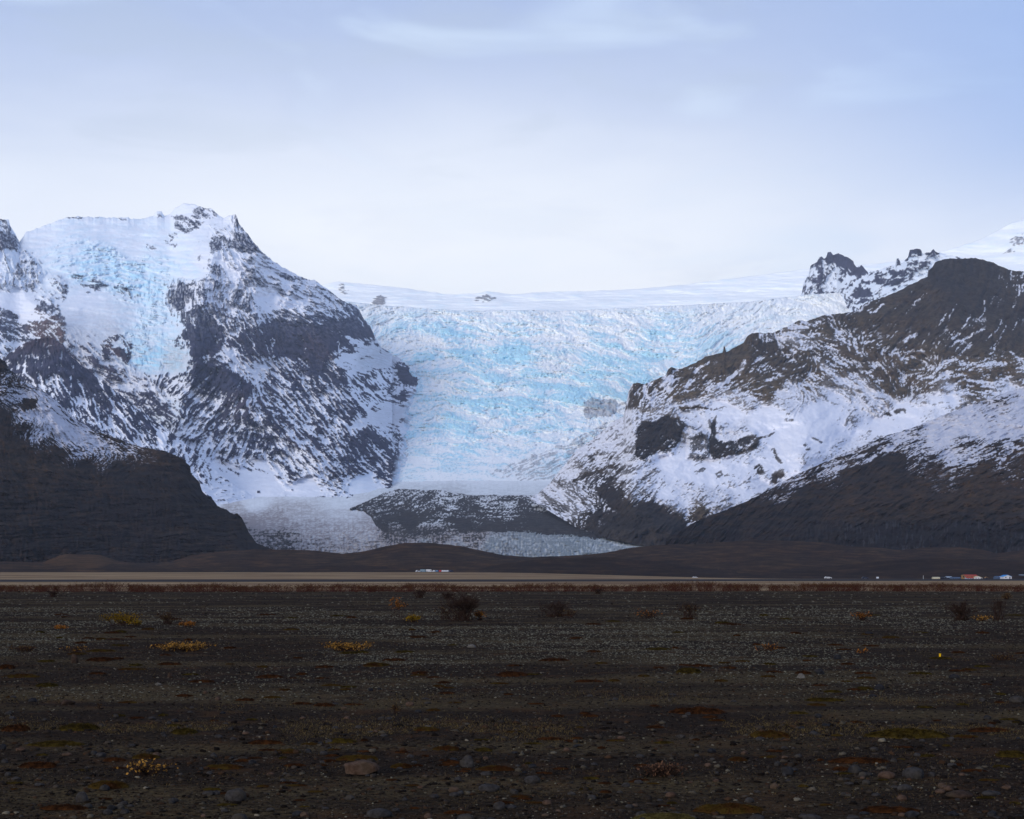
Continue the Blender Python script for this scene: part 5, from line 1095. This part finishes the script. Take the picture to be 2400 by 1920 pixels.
def house(x0, x1, top, base, wall, roof, lab, gable='side', Y=1440, depth=9, eave=.55, name='farm_building', wins=3):
    s = Y / F; W = (x1 - x0) * s; X = ((x0 + x1) / 2 - 1200) * s; Z = CZ + (HZ - base) * s; H = (base - top) * s; E = H * eave
    e = empty(name, X, Y, Z, lab, 'building', 'farm buildings beyond the road')
    h = W / 2; d = depth
    if gable == 'front':
        V = [(-h, 0, -1), (h, 0, -1), (h, d, -1), (-h, d, -1), (-h, 0, E), (h, 0, E), (h, d, E), (-h, d, E), (0, 0, H - .12), (0, d, H - .12)]
        Fc = [(0, 1, 5, 8, 4), (2, 3, 7, 9, 6), (1, 2, 6, 5), (3, 0, 4, 7)]
        o = .3; RV = [(-h - o, -o, E - .2), (0, -o, H), (h + o, -o, E - .2), (-h - o, d + o, E - .2), (0, d + o, H), (h + o, d + o, E - .2), (-h - o, -o, E - .4), (0, -o, H - .2), (h + o, -o, E - .4), (-h - o, d + o, E - .4), (0, d + o, H - .2), (h + o, d + o, E - .4)]
        RF = [(0, 1, 4, 3), (1, 2, 5, 4), (6, 9, 10, 7), (7, 10, 11, 8), (0, 6, 7, 1), (1, 7, 8, 2), (3, 4, 10, 9), (4, 5, 11, 10), (0, 3, 9, 6), (2, 8, 11, 5)]
    else:
        V = [(-h, 0, -1), (h, 0, -1), (h, d, -1), (-h, d, -1), (-h, 0, E), (h, 0, E), (h, d, E), (-h, d, E), (-h, d / 2, H - .12), (h, d / 2, H - .12)]
        Fc = [(0, 1, 5, 4), (2, 3, 7, 6), (1, 2, 6, 9, 5), (3, 0, 4, 8, 7)]
        o = .3; RV = [(-h - o, -o, E - .15), (h + o, -o, E - .15), (h + o, d / 2, H), (-h - o, d / 2, H), (h + o, d + o, E - .15), (-h - o, d + o, E - .15)]
        RV += [(a, b, c - .2) for a, b, c in RV]
        RF = [(0, 1, 2, 3), (3, 2, 4, 5), (6, 9, 8, 7), (9, 11, 10, 8), (0, 6, 7, 1), (1, 7, 8, 2), (2, 8, 10, 4), (5, 11, 9, 3), (3, 9, 6, 0), (4, 10, 11, 5)]
    link('wall', mesh_from('wall', V, Fc, wall, smooth=False), e)
    link('roof', mesh_from('roof', RV, RF, roof, smooth=False), e)
    n = wins
    for i in range(n):
        c = -h + W * (i + .5) / n + (W * .04)
        ww = min(.55, W / n * .25)
        if i == n - 1 and n > 1: part('door', [(c - .5, c + .5, -.05, .02, 0, min(2., E * .9))], DRK, e)
        else: part('window', [(c - ww, c + ww, -.06, .02, E * .35, E * .8)], GLS, e)
    return e
house(2352, 2371, 1347.5, 1357, WHT, BLU, 'white farm shed with bright blue roof at far right', 'front', depth=12, eave=.62, wins=2)
house(2335, 2351, 1350.5, 1357, SLT, SLT, 'low dark blue shed left of the blue roofed shed', 'side', wins=2, Y=1450)
house(2262, 2291, 1346.8, 1357, TAN, RED, 'tan farmhouse with long red roof behind a white wing', 'side', Y=1470, depth=10, eave=.7)
house(2284, 2302, 1350.5, 1357.5, WHT, CRM, 'white gabled wing of the red roofed farm facing forward', 'front', Y=1430, depth=7, eave=.5, wins=3)
house(2266, 2283, 1352, 1357.3, GRY, RED, 'low grey walled annex under a dull red roof', 'side', Y=1432, depth=7, eave=.5)
house(2255.5, 2261, 1347.3, 1357, TAN, TAN, 'narrow tan tower beside the farmhouse', 'front', Y=1455, depth=4, eave=.93, wins=1, name='silo')
house(2232, 2252, 1352.6, 1357.5, SLT, SLT, 'long low slate blue barn left of the farm', 'side', Y=1440, wins=4, eave=.6)
house(2220, 2232, 1351, 1356.5, DRK, GRY, 'small dark barn with grey roof', 'side', Y=1465, wins=2)
house(2205, 2219, 1352.3, 1356.3, DRK, DRK, 'low black shed among the far trees', 'side', Y=1480, wins=2)
house(2188, 2203, 1352.3, 1356, CRM, CRM, 'low cream building with sloping roof, leftmost of the farm', 'side', Y=1480, depth=6, eave=.4, wins=2)
house(2392, 2412, 1347, 1352.5, SLT, GRY, 'pale roofed barn cut by the right edge', 'side', Y=1560, wins=2)
house(2310, 2315, 1352, 1356.5, DRK, TAN, 'tiny hut between the farmhouse and the blue roofed shed', 'front', Y=1450, depth=4, wins=1)
def pole(px, top, base, Y, lab, mat):
    s = Y / F; e = empty('flag_pole', (px - 1200) * s, Y, CZ + (HZ - base) * s, lab, 'pole')
    part('shaft', [(-.12, .12, -.12, .12, -.6, (base - top) * s)], mat, e); part('base', [(-.3, .3, -.3, .3, -.6, .3)], GRY, e)
pole(2164, 1349, 1357, 1420, 'thin white pole left of the farm', WHT)

def car_proto():
    e = empty('parked_car', 0, 0, 0, '', 'car')
    # side profile extruded, seen from the side
    prof = [(-2.15, .35), (2.15, .35), (2.2, .75), (1.35, .95), (.75, 1.45), (-1.3, 1.48), (-2.0, 1.0), (-2.2, .9)]
    def ext(p, w): n = len(p); V = [(a, -w, b) for a, b in p] + [(a, w, b) for a, b in p]; return V, [tuple(range(n)), tuple(range(2 * n - 1, n - 1, -1))] + [(i, i + n, (i + 1) % n + n, (i + 1) % n) for i in range(n)]
    V, Fc = ext(prof, .85); link('body', mesh_from('body', V, Fc, WHT, smooth=False), e)
    V, Fc = ext([(-1.75, .98), (1.2, .98), (.68, 1.36), (-1.25, 1.38)], .87); link('window', mesh_from('window', V, Fc, GLS, smooth=False), e)
    for sx in (-1.35, 1.35):
        for sy in (-.78, .78):
            p = [(sx + .33 * math.cos(t * math.pi / 6), .33 + .33 * math.sin(t * math.pi / 6)) for t in range(12)]
            V, Fc = ext(p, .11); o = link('wheel', mesh_from('wheel', V, Fc, TYR, smooth=False), e); o.location = (0, sy, 0)
    return e
def van_proto():
    e = empty('camper_van', 0, 0, 0, '', 'van')
    prof = [(-2.9, .4), (2.9, .4), (2.95, 1.1), (2.3, 1.4), (1.9, 2.6), (-2.85, 2.7)]
    def ext(p, w): n = len(p); V = [(a, -w, b) for a, b in p] + [(a, w, b) for a, b in p]; return V, [tuple(range(n)), tuple(range(2 * n - 1, n - 1, -1))] + [(i, i + n, (i + 1) % n + n, (i + 1) % n) for i in range(n)]
    V, Fc = ext(prof, 1.0); link('body', mesh_from('body', V, Fc, WHT, smooth=False), e)
    V, Fc = ext([(1.2, 1.4), (2.15, 1.4), (1.85, 2.1), (1.2, 2.1)], 1.02); link('window', mesh_from('window', V, Fc, GLS, smooth=False), e)
    for sx in (-1.9, 1.9):
        for sy in (-.9, .9):
            p = [(sx + .38 * math.cos(t * math.pi / 6), .38 + .38 * math.sin(t * math.pi / 6)) for t in range(12)]
            V, Fc = ext(p, .12); o = link('wheel', mesh_from('wheel', V, Fc, TYR, smooth=False), e); o.location = (0, sy, 0)
    return e
protos = {'car': car_proto(), 'van': van_proto()}; first = {'car': True, 'van': True}
def vehicle(kind, px, base, Y, lab, paint, rz=0., group='vehicles parked below the brown hills', k=1.):
    src = protos[kind]
    if first[kind]: e = src; first[kind] = False
    else:
        e = src.copy(); COL.objects.link(e)
        for c in list(src.children):
            d = c.copy(); COL.objects.link(d); d.parent = e
    for c in e.children:
        if c.name.startswith('body'):
            c.data = c.data.copy(); c.data.materials[0] = paint
    s = Y / F; e.location = ((px - 1200) * s, Y, CZ + (HZ - base) * s); e.rotation_euler = (0, 0, rz); e.scale = (k, k, k)
    e['label'] = lab; e['category'] = kind; e['group'] = group
CB = flat('car_blue', (0.10, 0.18, 0.30), .3); CR = flat('car_red', (0.35, 0.04, 0.04), .3); CG = flat('car_grey', (0.16, 0.22, 0.27), .3); CW = flat('car_white', (0.45, 0.46, 0.5), .5); CD = flat('car_dark', (0.03, 0.035, 0.06), .3)
for kind, px, lab, pt in [('car', 981, 'long white car, leftmost of the parked row', CW), ('van', 992.5, 'grey blue van second from the left of the parked row', CG), ('van', 1006, 'white high roofed van with dark windows in the parked row', CW), ('car', 1019, 'white car right of the white van', CW),
                          ('car', 1026, 'blue car in the middle of the parked row', CB), ('car', 1034, 'red car in the parked row', CR), ('car', 1039.5, 'white car directly right of the red car', CW), ('car', 1044.5, 'white car second from the right of the pale ones', CW), ('car', 1050.5, 'white car, rightmost pale one of the parked row', CW), ('car', 1058, 'dark car at the right end of the parked row', CD)]:
    vehicle(kind, px, 1341.2, 1490, lab, pt, rz=.0 if kind == 'van' else (.5 if px < 1000 else 1.2), k=1.0 if kind == 'van' else 1.25)
vehicle('car', 1940.5, 1357, 1250, 'white pickup sized car driving on the far road', CW, group='vehicles on the far road', k=1.3)
vehicle('car', 2028, 1357.5, 1250, 'dark blue car on the far road behind the white one', CD, group='vehicles on the far road', k=1.3)
vehicle('car', 2057, 1357, 1250, 'small white car on the far road left of the farm', CW, rz=1.3, group='vehicles on the far road', k=1.1)
vehicle('car', 1629, 1355.5, 1300, 'white car alone on the far road right of centre', CW, group='vehicles on the far road', k=1.0)

# ------------------------------------------------------------------ haze
def build_haze():
    V, Fc = boxes([(-16000, 16000, -300, 19800, -5, 3600)])
    m, g = new_mat('haze')
    v = g.new('ShaderNodeVolumePrincipled')
    v.inputs['Color'].default_value = (0.66, 0.77, 1.0, 1)
    v.inputs['Density'].default_value = HAZE
    v.inputs['Anisotropy'].default_value = 0.0
    o = g.new('ShaderNodeOutputMaterial'); g.l.new(v.outputs[0], o.inputs['Volume'])
    link('haze', mesh_from('haze', V, Fc, m, smooth=False), kind='stuff', label='thin cold blue haze over the valley', category='haze')
HAZE = 2.0e-5
build_haze()
